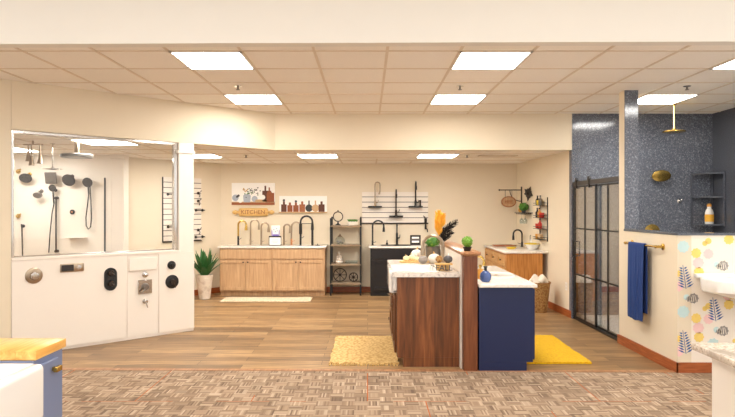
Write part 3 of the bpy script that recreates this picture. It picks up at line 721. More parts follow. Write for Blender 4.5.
# ------------------------------------------------------------------ slatted boards and display faucets
def slatboard(label, Mt, w, z0, z1, pitch=.0875, edge=True):
    t = thing('slatted_board', label, 'display board'); t.matrix_world = Mt
    b = B(); n = int((z1-z0)/pitch); p = (z1-z0)/n
    b.box(0, w, -.008, 0, z0, z1, mi=1)
    for k in range(n): b.box(0, w, -.02, -.008, z0+k*p+.011, z0+(k+1)*p)
    b.build('panel', ['panel', 'bronze'], t)
    b = B(); b.box(-.006, w+.006, -.024, 0, z0-.014, z0); b.box(-.012, 0, -.024, 0, z0, z1) if edge else None; b.build('edging', 'bronze', t)
    return t
a = P(362, 224, YB); c = P(428, 192, YB)
slatboard('white slatted display board on the back wall above the black cabinet', Matrix.Translation((a.x, YB-.001, 0)), c.x-a.x, a.z+.014, c.z, .083, False)
def display(label, px, pyshelf, pytop, mat, style):
    q = P(px, pyshelf, YB-.06); t = thing('display_faucet', label, 'faucet', (q.x, YB-.022, q.z))
    b = B(); b.box(-.125, .125, -.12, 0, -.03, 0, .004); b.build('shelf_plate', 'black', t)
    b = B(); b.lathe([(.027, .001), (.027, .01), (.02, .015), (.02, .1), (0, .105)], (0, -.07, 0)); b.build('body', mat, t)
    h = (pyshelf-pytop)/F*YB; b = B()
    if style == 'side':
        b.tube([(0, -.07, .1), (0, -.07, h-.05)]+[(.045-.045*math.cos(R(a)), -.07, h-.05+.045*math.sin(R(a))) for a in (20, 50, 90, 130, 160, 180)]+[(.09, -.07, h-.16)], .012)
        b.cyl((.09, -.07, h-.16), (.075, -.07, h-.23), .014, .017)
    else:
        b.tube([(0, -.07, .1), (0, -.07, h-.06), (0, -.085, h-.02), (0, -.11, h), (0, -.15, h-.02), (0, -.165, h-.08)], .013); b.cyl((0, -.165, h-.08), (0, -.165, h-.15), .018, .018)
    b.build('spout', mat, t)
    b = B(); b.cyl((.02, -.07, .06), (.05, -.07, .062), .009); b.cyl((.05, -.07, .062), (.06, -.07, .11), .006); b.build('lever', mat, t)
    return t
display('nickel faucet on a black shelf plate, left on the slatted board', 375, 206, 182, 'nickel', 'side')
display('dark straight faucet mounted lowest, in the middle of the slatted board', 396, 215.5, 190, 'bronze', 'front')
t = display('tall black faucet with side sprayer, right on the slatted board', 415.5, 206, 182, 'black', 'front')
b = B(); b.lathe([(.018, .001), (.018, .012), (.012, .02), (.016, .1), (.02, .105), (0, .11)], (.085, -.07, 0)); b.build('side_sprayer', 'bronze', t)
q = P(425.5, 225, YB-.03); t = thing('display_faucet', 'small black lever faucet hung at the lower right corner of the slatted board', 'faucet', (q.x, YB-.022, q.z-.08))
b = B(); b.lathe([(.016, 0), (.02, .02), (.016, .1), (.02, .12), (.026, .2), (0, .21)], (0, -.03, 0)); b.build('body', 'black', t)
b = B(); b.tube([(0, -.03, .03), (.03, -.035, 0), (.035, -.035, -.05)], .01); b.build('spout', 'black', t)
b = B(); b.cyl((0, -.03, .2), (-.04, -.035, .25), .008); b.build('lever', 'black', t)

# slatted board on the angled left wall, seen through and beside the booth
slatboard('white slatted display board on the angled left wall behind the booth post', LM @ Matrix.Translation((-1.17, -.001, 0)), .74, .97, 2.06, .085)
def lwthing(name, label, cat, s, z): return thing(name, label, cat, leftwall(s, -.023, z), LA)
def bar(label, s, z, w, mat='black'):
    t = lwthing('towel_bar', label, 'towel bar', s, z)
    b = B(); b.tube([(-w/2, -.06, 0), (w/2, -.06, 0)], .008); b.build('rail', mat, t)
    for sg in (-1, 1):
        b = B(); b.lathe([(.024, 0), (.024, .006), (.01, .012), (.01, .06)], (sg*w*.42, 0, 0), 12, Matrix.Rotation(R(90), 4, 'X')); b.build('mount', mat, t)
bar('short dark towel bar upper on the angled slatted board', -1.03, 1.77, .14); bar('short dark towel bar lower on the angled slatted board', -1.0, 1.22, .2, 'bronze')
bar('dark rail jutting right beside the booth post, upper', -.48, 1.50, .16); bar('dark rail jutting right beside the booth post, lower', -.48, 1.03, .16)
for k, (z, lb) in enumerate(((1.80, 'upper dark robe hook beside the booth post'), (1.66, 'middle dark robe hook beside the booth post'), (1.15, 'lower dark robe hook beside the booth post'))):
    t = lwthing('robe_hook', lb, 'hook', -.5, z)
    b = B(); b.lathe([(.025, 0), (.025, .008), (0, .01)], M4=Matrix.Rotation(R(90), 4, 'X')); b.build('plate', 'bronze', t)
    b = B(); b.tube([(0, -.008, 0), (0, -.05, -.015), (0, -.06, -.05), (0, -.03, -.07), (0, -.07, .03)][:4], .007); b.tube([(0, -.02, 0), (.02, -.06, .03), (.02, -.065, .05)], .006); b.build('prong', 'bronze', t)

# ------------------------------------------------------------------ agave and mats
q = P(206, 296, 10.05)
t = thing('potted_agave', 'spiky green agave in a tall marbled white pot beside the maple cabinets', 'plant', (q.x+.03, 9.86, .001))
b = B(); b.lathe([(0, 0), (.085, 0), (.095, .02), (.135, .40), (.14, .41), (.12, .41), (.115, .37), (0, .37)], seg=26); b.build('pot', 'pot', t)
b = B()
for k in range(24):
    an = k*2.399; tilt = .1+.62*(k/24); l = .5-.17*(k/24); w0 = .042
    t2 = bmesh.new(); n = 7; L_, R_, Mi = [], [], []
    for i in range(n+1):
        u = i/n; d = l*u; out = .03+math.sin(tilt)*d+.08*u*u*tilt; up = .37+math.cos(tilt)*d-.07*u*u*tilt
        ww = w0*(1-u)**.75*(1+.9*math.sin(u*2.2)) if u < 1 else .001
        dx, dy = math.cos(an), math.sin(an); px_, py_ = -dy, dx
        L_.append(t2.verts.new((out*dx+px_*ww, out*dy+py_*ww, up+ww*.35))); R_.append(t2.verts.new((out*dx-px_*ww, out*dy-py_*ww, up+ww*.35))); Mi.append(t2.verts.new((out*dx, out*dy, up)))
    for i in range(n):
        t2.faces.new((L_[i], Mi[i], Mi[i+1], L_[i+1])); t2.faces.new((Mi[i], R_[i], R_[i+1], Mi[i+1]))
    b._add(t2)
o = b.build('leaves', 'dkgreen', t); md = o.modifiers.new('s', 'SOLIDIFY'); md.thickness = .006

def mat_fringe(name, label, mat, x0, x1, y0, y1, th=.012, fringe=0, wob=.0):
    b = B(); nx, ny = 24, 14; t = bmesh.new(); g = []
    for j in range(ny+1):
        row = []
        for i in range(nx+1):
            u, v = i/nx, j/ny; e = wob if (i in (0, nx) or j in (0, ny)) else 0
            row.append(t.verts.new((x0+(x1-x0)*u+random.uniform(-e, e), y0+(y1-y0)*v+random.uniform(-e, e), th+random.uniform(-.0015, .0015))))
        g.append(row)
    for j in range(ny):
        for i in range(nx): t.faces.new((g[j][i], g[j][i+1], g[j+1][i+1], g[j+1][i]))
    r = bmesh.ops.extrude_edge_only(t, edges=[e for e in t.edges if e.is_boundary])
    for v in r['geom']:
        if isinstance(v, bmesh.types.BMVert): v.co.z = .002
    bmesh.ops.recalc_face_normals(t, faces=t.faces[:]); b._add(t)
    if fringe:
        n = int((x1-x0)/.022)
        for k in range(n):
            x = x0+(k+.5)*(x1-x0)/n
            for yy, s in ((y0, -1), (y1, 1)): b.tube([(x, yy, th*.6), (x+random.uniform(-.008, .008), yy+s*fringe, .006)], .007, 5)
    return tag(b.build(name, mat), label, 'rug')
mat_fringe('floor_mat', 'long cream woven mat on the floor before the maple cabinets', 'matwhite', -2.42, -.94, 9.53, 9.98, .012)
mat_fringe('jute_mat', 'golden braided jute mat on the plank floor beside the walnut island', 'jute', -.375, .30, 5.70, 6.90, .02, .05, .012)
mat_fringe('bath_rug', 'bright yellow rug on the floor beside the navy vanity', 'yellowrug', 1.55, 2.20, 5.72, 6.94, .022, 0, .008)

# ------------------------------------------------------------------ island: walnut cabinet, sink, worktop
IX, IY0, IY1 = .286, 5.62, 7.02; ID = .884-IX; IW = IY1-IY0; ic = (IY0+IY1)/2
def ix(y): return ic-y      # world y -> local x of a cabinet facing -x
sk0, sk1 = 5.73, 6.42
isl = cabinet('island_cabinet', 'dark walnut island cabinet with the farmhouse sink, facing the jute mat', 'cabinet', (IX, ic, 0), R(-90), IW, ID, .868, 'walnut', [
    ('door', ix(sk1)+.003, ix((sk0+sk1)/2)-.003, .11, .675, 'shaker', [('pull', ix((sk0+sk1)/2)-.05, .58, .13, True)]),
    ('door', ix((sk0+sk1)/2)+.003, ix(sk0)-.003, .11, .675, 'shaker', [('pull', ix((sk0+sk1)/2)+.05, .58, .13, True)]),
    ('drawer', -IW/2+.012, ix(sk1)-.006, .68, .85, 'slab', [('pull', -.4, .77, .1, False)]),
    ('drawer', -IW/2+.012, ix(sk1)-.006, .40, .67, 'shaker', [('pull', -.4, .54, .1, False)]),
    ('drawer', -IW/2+.012, ix(sk1)-.006, .11, .39, 'shaker', [('pull', -.4, .26, .1, False)])], hmat='chrome', hollow=(ix(sk1), ix(sk0), .46, .69))
slabtop('worktop', 'veined pale worktop of the walnut island, cut around the sink', [(.24, 5.59), (.887, 5.59), (.887, 7.05), (.24, 7.05), (.24, sk1+.004), (.72, sk1+.004), (.72, sk0-.004), (.24, sk0-.004)], .870, .910, 'marbletop', 0)
t = thing('apron_sink', 'white farmhouse sink let into the walnut island', 'sink', (.235, (sk0+sk1)/2, .70))
b = B(); hy = (sk1-sk0)/2-.004; b.box(-.02, .02, -hy, hy, 0, .215, .012, seg=3); b.box(.45, .475, -hy, hy, 0, .212, .006, seg=2)
b.box(.015, .455, -hy, -hy+.022, 0, .212, .006, seg=2); b.box(.015, .455, hy-.022, hy, 0, .212, .006, seg=2); b.box(.0, .47, -hy, hy, 0, .02); b.build('basin', 'gloss', t)
b = B(); b.lathe([(0, .0205), (.045, .0205), (.05, .024), (.03, .026), (0, .024)], (.25, 0, 0)); b.build('drain', 'chrome', t)
faucet('brushed nickel arched faucet behind the island sink', 0, 0, 0, 0, 0, .21, .013, 'nickel', loc=(.79, 6.1, .911), rotz=R(180), pyfix=.335, bodyh=.1)
# low wall with oak cap and post between island and navy vanity
b = B(); b.box(.889, 1.02, 5.56, 7.25, 0, 1.095); struct('wall_divider', b, 'panel')
b = B(); b.box(.902, 1.032, 5.45, 5.558, 0, 1.095, .004); struct('trim_7', b, 'redwood')
b = B(); b.box(.868, 1.058, 5.415, 7.3, 1.096, 1.126, .008, seg=2); b.box(.892, 1.05, 5.44, 7.27, 1.082, 1.096, .004); struct('trim_8', b, 'cap')
# things on the island
ZI = .911
t = thing('wooden_tray', 'round-ended wooden board under the cream gourds on the island', 'board', (.54, 6.72, ZI))
b = B(); b.poly([(-.15, -.08), (.15, -.08), (.17, -.05), (.17, .05), (.15, .08), (-.15, .08), (-.17, .05), (-.17, -.05)], .016); b.build('board', 'pine', t)
def gourd(name, label, loc, r, mat, sq=.8, stem='pine', lobes=10, amp=.1, group=None):
    t = thing(name, label, 'pumpkin', loc, random.uniform(0, 3), group)
    b = B(); prof = [(0, r*sq*.12), (r*.35, 0)]+[(r*math.cos(R(a)), r*sq*(1+math.sin(R(a)))) for a in range(-50, 81, 13)]+[(0, r*sq*1.86)]
    b.lathe(prof, seg=40, lobes=lobes, amp=amp); b.build('body', mat, t)
    b = B(); b.tube([(0, 0, r*sq*1.8), (.004, 0, r*sq*2.1), (.014, 0, r*sq*2.4)], r*.14, 6, r1=r*.09); b.build('stem', stem, t)
    return t
zb = ZI+.017
gourd('gourd', 'leftmost cream gourd on the wooden board on the island', (.445, 6.70, zb), .034, 'cream', .9)
gourd('gourd', 'second cream gourd from the left on the wooden board', (.513, 6.73, zb), .036, 'cream', .95)
gourd('gourd', 'third cream gourd from the left on the wooden board', (.565, 6.67, zb), .03, 'cream', .85)
gourd('gourd', 'rightmost cream gourd on the wooden board, beside the grey pumpkin', (.632, 6.71, zb), .032, 'cream', .85)
gourd('pumpkin', 'grey clay pumpkin between the cream gourds and the white pumpkin', (.625, 6.54, ZI), .052, 'greyclay', .85)
gourd('pumpkin', 'large white pumpkin in front of the galvanised bucket', (.755, 6.58, ZI), .068, 'pot', .8)
gourd('pumpkin', 'cream speckled pumpkin behind the grey one, by the bucket', (.585, 6.92, ZI), .07, 'marbletop', .95)
t = thing('planted_bucket', 'grey metal bucket of bright green foliage on the island', 'plant', (.765, 6.83, ZI))
b = B(); b.lathe([(0, 0), (.07, 0), (.088, .17), (.092, .175), (.085, .175), (.08, .15), (0, .15)], seg=24); b.build('bucket', 'pewter', t)
b = B()
for k in range(150):
    d = Vector((random.gauss(0, 1), random.gauss(0, 1), random.gauss(0, .8))).normalized(); c0 = Vector((0, 0, .22))+Vector((d.x*.085, d.y*.085, d.z*.07))*random.uniform(.5, 1.05)
    up = d.orthogonal().normalized(); sd = d.cross(up); an = random.uniform(0, 6.3); u = up*math.cos(an)+sd*math.sin(an); v = d.cross(u)
    t2 = bmesh.new(); s = .03; f = [c0-u*s, c0+v*s*.45+d*.006, c0+u*s, c0-v*s*.45+d*.006]; t2.faces.new([t2.verts.new(p) for p in f]); b._add(t2, None, k % 2)
for k in range(9): b.cyl((0, 0, .14), (.05*math.cos(k*.7), .05*math.sin(k*.7), .21), .003, seg=5)
o = b.build('foliage', ['lime', 'green'], t)
# word riser
t = thing('word_riser', 'small wooden riser whose front letters read FALL at the island corner', 'stand', (.755, 5.78, ZI))
b = B(); b.box(-.085, .085, -.05, .05, .062, .078, .003); b.box(-.07, .07, .03, .045, 0, .062); b.build('board', 'pine', t)
textmesh('lettering', 'FALL', .078, .006, 'dkclay', t, Matrix.Translation((0, -.035, .031)) @ Matrix.Rotation(R(90), 4, 'X'))
gourd('pumpkin', 'charcoal pumpkin with a pale stem on the FALL riser', (.80, 5.78, ZI+.079), .044, 'dkclay', .85, 'paper')
t = thing('woven_ball', 'pale woven decorative ball on the FALL riser', 'ornament', (.712, 5.78, ZI+.079))
b = B()
for k in range(9):
    m = Matrix.Rotation(k*.9, 3, 'Z') @ Matrix.Rotation(k*.7+.3, 3, 'X'); b.tube([Vector((0, 0, .037)) + m @ Vector((.033*math.cos(a*.3927), .033*math.sin(a*.3927), 0)) for a in range(16)], .004, 5, closed=True)
b.ball((0, 0, .037), .027, seg=12); b.build('ball', 'wicker', t)
# plumes in a vase behind the bucket
def plume_vase():
    t = thing('plume_vase', 'dark vase of orange and black plumes standing behind the planted bucket', 'vase', (.845, 6.985, ZI))
    b = B(); b.lathe([(0, 0), (.03, 0), (.036, .04), (.032, .12), (.02, .16), (.024, .17), (0, .165)]); b.build('vase', 'black', t)
    def plume(base, tip, bend, mat, n, l, thick, spread=.62, u0=.35):
        b = B(); base, tip = Vector(base), Vector(tip); mid = (base+tip)/2+Vector(bend)
        pos = lambda u: base*(1-u)**2+mid*2*u*(1-u)+tip*u*u
        b.tube([pos(i/8) for i in range(9)], .003, 5, r1=.0015)
        for k in range(n):
            u = u0+(1-u0)*k/n; p = pos(u); d = (pos(min(1, u+.05))-pos(u-.05)).normalized(); a = random.uniform(0, 6.3); o = d.orthogonal().normalized(); s = d.cross(o); q = o*math.cos(a)+s*math.sin(a)
            ll = l*(1-.45*abs(u-.6)/.5); e = p+d*ll*.75+q*ll*spread; b.tube([p, (p+e)/2+q*ll*.12, e], thick, 4, r1=thick*.35)
        b.build('plume', mat, t)
    plume((0, 0, .16), (.005, .02, .575), (.02, 0, 0), 'orange', 150, .075, .0065, .7, .5)
    plume((0, .01, .16), (.06, 0, .54), (.0, 0, .05), 'orange', 130, .07, .0065, .7, .5)
    plume((0, -.01, .16), (-.01, -.02, .48), (.03, 0, 0), 'orange', 120, .07, .0065, .7, .45)
    plume((0, 0, .16), (.215, 0, .45), (-.07, 0, .06), 'blackplume', 130, .085, .004, .6, .25)
    plume((.0, -.01, .16), (.15, -.02, .40), (-.05, 0, .03), 'blackplume', 120, .085, .004, .6, .25)
    plume((.01, 0, .16), (.17, .02, .33), (-.04, 0, .0), 'blackplume', 110, .07, .004, .6, .3)
plume_vase()
t = thing('topiary', 'clipped green topiary ball in a black pot on the oak post', 'plant', (.948, 5.53, 1.127))
b = B(); b.lathe([(0, 0), (.03, 0), (.042, .035), (.044, .04), (.036, .04), (0, .036)]); b.build('pot', 'black', t)
b = B(); t2 = bmesh.new(); bmesh.ops.create_icosphere(t2, subdivisions=4, radius=.05)
for v in t2.verts: v.co *= random.uniform(.9, 1.1); v.co += Vector((0, 0, .088))
b._add(t2); b.build('foliage', 'lime', t)

# ------------------------------------------------------------------ navy vanity
VX0, VX1, VY0, VY1 = 1.046, 1.552, 5.455, 7.17; vc = (VY0+VY1)/2; vw = VY1-VY0
vf = [('door', vw/2*-1+.01+k*(vw-.02)/4+.003, -vw/2+.01+(k+1)*(vw-.02)/4-.003, .11, .775, 'shaker', [('pull', -vw/2+.01+(k+(.85 if k % 2 == 0 else .15))*(vw-.02)/4, .62, .12, True)]) for k in range(4)]
cabinet('vanity_cabinet', 'navy blue vanity cabinet on the far side of the low wall', 'cabinet', (VX1, vc, 0), R(90), vw, VX1-VX0, .79, 'navy', vf, hmat='gold')
slabtop('worktop', 'white marble worktop on the navy vanity', [(1.041, 5.425), (1.585, 5.425), (1.585, 7.2), (1.041, 7.2)], .791, .822, 'quartz')
t = thing('vase', 'round blue glazed vase with a black neck on the navy vanity', 'vase', (P(485.5, 281, 5.62).x, 5.62, .823))
b = B(); b.lathe([(0, 0), (.035, 0), (.052, .02), (.056, .05), (.05, .08), (.03, .1), (.015, .108), (0, .108)], seg=26); b.build('body', 'bluevase', t)
b = B(); b.lathe([(.016, .108), (.013, .135), (.02, .14), (.02, .15), (0, .152)]); b.build('neck', 'black', t)
t = thing('basin', 'white oval basin set in the navy vanity worktop', 'sink', (1.36, 6.15, .823))
b = B(); prof = [(0, .003), (.12, .004), (.165, .01), (.178, .016), (.19, .012), (.195, 0)]; b.lathe(prof, seg=32, M4=Matrix.Scale(1.3, 4, (0, 1, 0))); b.build('bowl', 'gloss', t)
b = B(); b.lathe([(0, .0045), (.02, .0045), (.022, .007), (0, .008)]); b.build('drain', 'gold', t)
faucet('small gold arched faucet on the navy vanity behind the oak post', 0, 0, 0, 0, 0, .11, .009, 'gold', loc=(1.12, 6.15, .823), pyfix=.2, bodyh=.06, drop=.04)
t = thing('perfume_bottle', 'small amber bottle on the navy vanity beside the oak post', 'bottle', (1.135, 5.86, .823))
b = B(); b.box(-.028, .028, -.02, .02, 0, .1, .008, seg=2); b.build('body', 'amber', t); b = B(); b.lathe([(.01, .1), (.01, .115), (.016, .117), (.016, .14), (0, .142)]); b.build('stopper', 'gold', t)

# ------------------------------------------------------------------ oak corner cabinet on the right wall
OX, OY0, OY1 = 2.16, 9.05, 10.63; oc = (OY0+OY1)/2; ow = OY1-OY0
of = []
for k in range(3):
    x1 = ow/2-.012-k*(ow-.02)/3; x0 = x1-(ow-.02)/3+.006; m = (x0+x1)/2
    of += [('drawer', x0, x1, .62, .80, 'shaker', [('knob', m, .71)]), ('drawer', x0, x1, .37, .61, 'shaker', [('knob', m, .49)]), ('drawer', x0, x1, .11, .36, 'shaker', [('knob', m, .24)])]
cabinet('oak_cabinet', 'golden oak corner cabinet with paler drawers against the right wall', 'cabinet', (OX, oc, 0), R(-90), ow, RW(10.6)-OX-.01, .83, 'oak', of, doormat='oakdoor', hmat='black')
b = B(); b.poly([(RW(9.05)-OX-.012-.02, 0)], 0) if False else None
slabtop('worktop', 'white worktop on the golden oak corner cabinet', [(2.125, 9.02), (RW(9.02)-.003, 9.02), (RW(10.64)-.003, 10.64), (2.125, 10.64)], .832, .862, 'quartz')
ZO = .863
t = thing('cutting_board', 'red brown wooden chopping board at the back of the oak cabinet top', 'board', (P(504, 246, 10.3).x, 10.35, ZO))
b = B(); b.box(-.17, .17, -.12, .12, 0, .022, .006, seg=2); b.box(.17, .23, -.025, .025, .004, .018, .004); b.build('board', 'board', t)
faucet('black arched faucet at the back of the oak corner cabinet', 522, 229, 246, 10.1, ZO, .15, .011, 'black', rotz=R(180), bodyh=.08)
t = thing('dish', 'shallow yellow dish on the oak cabinet top before the faucet', 'dish', (P(512, 249, 9.55).x, 9.6, ZO))
b = B(); b.lathe([(0, .004), (.05, .004), (.085, .03), (.09, .03), (.055, 0), (0, 0)], seg=24); b.build('dish', 'yellow', t)
t = thing('mixing_bowl', 'large white bowl with a yellow rim on the oak cabinet top', 'bowl', (P(533, 250, 9.45).x, 9.5, ZO))
b = B(); b.lathe([(0, 0), (.06, 0), (.07, .01), (.125, .085), (.118, .085), (.06, .015), (0, .012)], seg=28); b.build('bowl', 'gloss', t)
b = B(); b.lathe([(.118, .0855), (.126, .0855), (.127, .1), (.117, .1), (.118, .0855)], seg=28); b.build('rim', 'yellow', t)
t = thing('canister', 'white canister with a black wire handle behind the yellow rimmed bowl', 'canister', (P(533, 246, 9.9).x, 9.86, ZO))
b = B(); b.lathe([(0, 0), (.06, 0), (.062, .14), (.05, .15), (.05, .16), (0, .165)], seg=24); b.build('body', 'white', t)
b = B(); b.tube([(-.06, 0, .12), (-.06, 0, .2), (-.05, 0, .215), (-.01, 0, .215)], .005, 6); b.build('handle', 'black', t)
t = thing('cup', 'small white cup at the front right corner of the oak cabinet top', 'cup', (P(546, 250, 9.3).x, 9.3, ZO))
b = B(); b.lathe([(0, 0), (.03, 0), (.042, .07), (.038, .07), (.028, .008), (0, .008)], seg=20); b.build('cup', 'white', t)
b = B(); b.tube([(-.038, 0, .055), (-.058, 0, .05), (-.058, 0, .025), (-.034, 0, .018)], .005, 6); b.build('handle', 'white', t)

# right wall decor
def rw(name, label, cat, Y, z): return thing(name, label, cat, (RW(Y)-.001, Y, z), RA)
Yb = 10.35; zc = P(0, 190, Yb).z
t = rw('bracket_sign', 'round carved wooden sign hanging from a dark scroll bracket in the back corner', 'sign', Yb, zc)
b = B(); b.box(-.016, 0, -.02, .02, -.26, .06, .004); b.tube([(-.01, 0, 0), (-.4, 0, 0)], .009); b.ball((-.405, 0, 0), .016)
b.tube([(-.016, 0, -.2)]+[(-.016-.2*math.sin(R(a)), 0, -.2+.19*(1-math.cos(R(a)))) for a in range(10, 91, 10)], .007); b.build('bracket', 'bronze', t)
for sx_ in (-.30, -.18):
    b = B(); b.cyl((sx_, 0, 0), (sx_, 0, -.12), .004, seg=6); b.build('chain', 'bronze', t)
b = B(); b.lathe([(0, -.012), (.1, -.012), (.1, .012), (0, .012)], (-.24, 0, -.21), 30, Matrix.Rotation(R(90), 4, 'X') @ Matrix.Scale(1.35, 4, (1, 0, 0))); b.build('board', 'tanwood', t)
b = B(); b.tube([(-.24+.122*math.cos(a*.2094), -.013, -.21+.09*math.sin(a*.2094)) for a in range(30)], .007, 6, closed=True)
for k in range(7): b.box(-.31+.02*k, -.298+.02*k, -.0145, -.012, -.225, -.195)
b.tube([(-.31, -.013, -.235), (-.17, -.013, -.235)], .004, 5); b.tube([(-.31, -.013, -.185), (-.17, -.013, -.185)], .004, 5); b.build('carving', 'board', t)
# black scroll wall ornament
Yw = 9.95; zc = P(0, 193.5, Yw).z
t = rw('wall_ornament', 'black cut metal leaf ornament on the right wall above the small shelf', 'ornament', Yw, zc)
b = B()
for k in range(9):
    a = k*40; l = .13 if k % 2 == 0 else .09
    ca, sa = math.cos(R(a)), math.sin(R(a)); pts = [(x*1.9, y) for x, y in ((0, 0), (l*.5*ca-.035*sa, l*.5*sa+.035*ca), (l*ca, l*sa), (l*.5*ca+.035*sa, l*.5*sa-.035*ca))]
    b.poly(pts, .008, Matrix.Translation((-.006-.001*k, 0, 0)) @ Matrix.Rotation(R(-90), 4, 'Y') @ Matrix.Rotation(R(90), 4, 'Z'))
b.ball((-.015, 0, 0), .025); b.build('leaves', 'black', t)
# small black shelf with wreath plant and hanging glasses
Ys = 9.98; zc = P(0, 212.5, Ys).z
t = rw('wall_shelf', 'small black shelf with a glass rack on the right wall near the corner', 'shelf', Ys, zc)
b = B(); b.box(-.18, 0, -.22, .22, -.014, 0, .003); b.build('board', 'black', t)
b = B()
for yy in (-.15, -.05, .05, .15): b.box(-.17, -.01, yy-.004, yy+.004, -.03, -.022); b.box(-.02, -.01, yy-.004, yy+.004, -.022, -.014); b.box(-.17, -.16, yy-.004, yy+.004, -.022, -.014)
b.build('rack', 'black', t)
def glasshang(lb, Y):
    t = thing('wine_glass', lb, 'glass', (RW(Y)-.09, Y, zc-.0305))
    b = B(); b.lathe([(0, -.001), (.03, -.001), (.03, -.004), (.005, -.008), (.004, -.06), (.025, -.08), (.036, -.11), (.03, -.16), (.028, -.16), (.034, -.11), (.022, -.083), (0, -.07)], seg=18); b.build('bowl', 'jarglass', t)
glasshang('stemmed glass hanging under the small black shelf, towards the shower', 9.88); glasshang('stemmed glass hanging under the small black shelf, towards the corner', 10.08)
t = thing('shelf_plant', 'round green plant on the small black shelf', 'plant', (RW(9.96)-.09, 9.96, zc+.001))
b = B(); b.lathe([(0, 0), (.03, 0), (.045, .05), (.04, .05), (0, .04)]); b.build('pot', 'dkclay', t)
b = B(); t2 = bmesh.new(); bmesh.ops.create_icosphere(t2, subdivisions=3, radius=.075)
for v in t2.verts: v.co *= random.uniform(.82, 1.15); v.co += Vector((0, 0, .095))
b._add(t2); b.build('foliage', 'green', t)
t = thing('gourd', 'small yellow gourd beside the plant on the small black shelf', 'pumpkin', (RW(10.13)-.09, 10.13, zc+.001)); b = B(); b.lathe([(0, 0), (.03, .004), (.045, .035), (.035, .07), (.012, .09), (0, .1)]); b.build('body', 'amber', t); b = B(); b.cyl((0, 0, .095), (.005, 0, .12), .006, .004); b.build('stem', 'green', t)
# tiered black rack with crockery
Yr0, Yr1 = 9.33, 9.62; tiers = [P(0, y, 9.22).z for y in (239, 228.5, 217.5, 205)]
t = rw('wall_rack', 'tall black four tier wire rack on the right wall above the oak cabinet', 'rack', 9.22, 0)
b = B()
for yy in (-.17, .17): b.box(-.012, 0, yy-.008, yy+.008, tiers[0]-.03, tiers[3]+.12)
b.build('upright', 'black', t)
for z in tiers:
    b = B(); b.box(-.12, -.012, -.175, .175, z-.008, z, .002); b.tube([(-.012, -.17, z+.03), (-.118, -.17, z+.03), (-.118, .17, z+.03), (-.012, .17, z+.03)], .004, 6); b.build('tier', 'black', t)
def rackthing(name, lb, cat, k, dy, prof, mat, extra=None):
    t = thing(name, lb, cat, (RW(9.22+dy)-.066, 9.22+dy, tiers[k]+.001)); b = B(); b.lathe(prof, seg=18); b.build('body', mat, t)
    if extra: b = B(); b.lathe(extra[0], seg=14); b.build(extra[1], extra[2], t)
mug = [(0, 0), (.032, 0), (.04, .01), (.042, .075), (.037, .075), (.034, .012), (0, .012)]
bot = [(0, 0), (.03, 0), (.033, .08), (.014, .105), (.012, .13), (0, .13)]
lidp = ([(.014, .131), (.014, .15), (0, .152)], 'cap', 'black')
rackthing('mug', 'amber mug on the lowest tier of the black wall rack', 'mug', 0, .1, mug, 'amber'); rackthing('mug', 'tan mug on the lowest tier of the black wall rack', 'mug', 0, -.02, mug, 'tan')
rackthing('mug', 'red mug on the second tier of the black wall rack, towards the corner', 'mug', 1, .1, mug, 'red'); rackthing('bottle', 'red bottle on the second tier of the black wall rack', 'bottle', 1, 0, bot, 'red', lidp)
rackthing('bottle', 'orange bottle on the third tier of the black wall rack', 'bottle', 2, .02, bot, 'amber', lidp); rackthing('bottle', 'black bottle on the third tier of the black wall rack', 'bottle', 2, .12, bot, 'black', lidp)
rackthing('mug', 'red mug on the third tier of the black wall rack', 'mug', 2, -.08, mug, 'red')
rackthing('bottle', 'black bottle on the top tier of the black wall rack', 'bottle', 3, .11, bot, 'black', lidp); rackthing('bottle', 'grey bottle on the top tier of the black wall rack', 'bottle', 3, -.02, bot, 'pewter', lidp); rackthing('mug', 'yellow mug on the top tier of the black wall rack', 'mug', 3, .04, mug, 'yellow')
# utensil basket on floor
q = P(543.5, 313, 8.45)
t = thing('towel_basket', 'tapered wicker basket of white towels on the floor beside the oak cabinet', 'basket', (q.x-.02, 8.62, .001))
b = B(); b.lathe([(0, 0), (.115, 0), (.12, .01), (.165, .42), (.175, .43), (.175, .445), (.16, .445), (.15, .39), (0, .36)], seg=28); b.build('basket', 'wicker', t)
for k in range(4):
    a = k*1.57+.5; b = B(); b.tube([(.07*math.cos(a)-.06*math.sin(a), .07*math.sin(a)+.06*math.cos(a), .42), (.07*math.cos(a), .07*math.sin(a), .50), (.07*math.cos(a)+.06*math.sin(a), .07*math.sin(a)-.06*math.cos(a), .44)], .055, 10); b.build('rolled_towel', 'towelwhite', t)
t = rw('wall_outlet', 'white wall outlet low on the right wall near the glass door', 'outlet', 8.3, .42)
b = B(); b.box(-.006, 0, -.035, .035, -.057, .057, .003); b.build('plate', 'outlet', t); b = B(); b.box(-.0075, -.006, -.014, .014, .01, .035); b.box(-.0075, -.006, -.014, .014, -.035, -.01); b.build('socket', 'tbar', t)

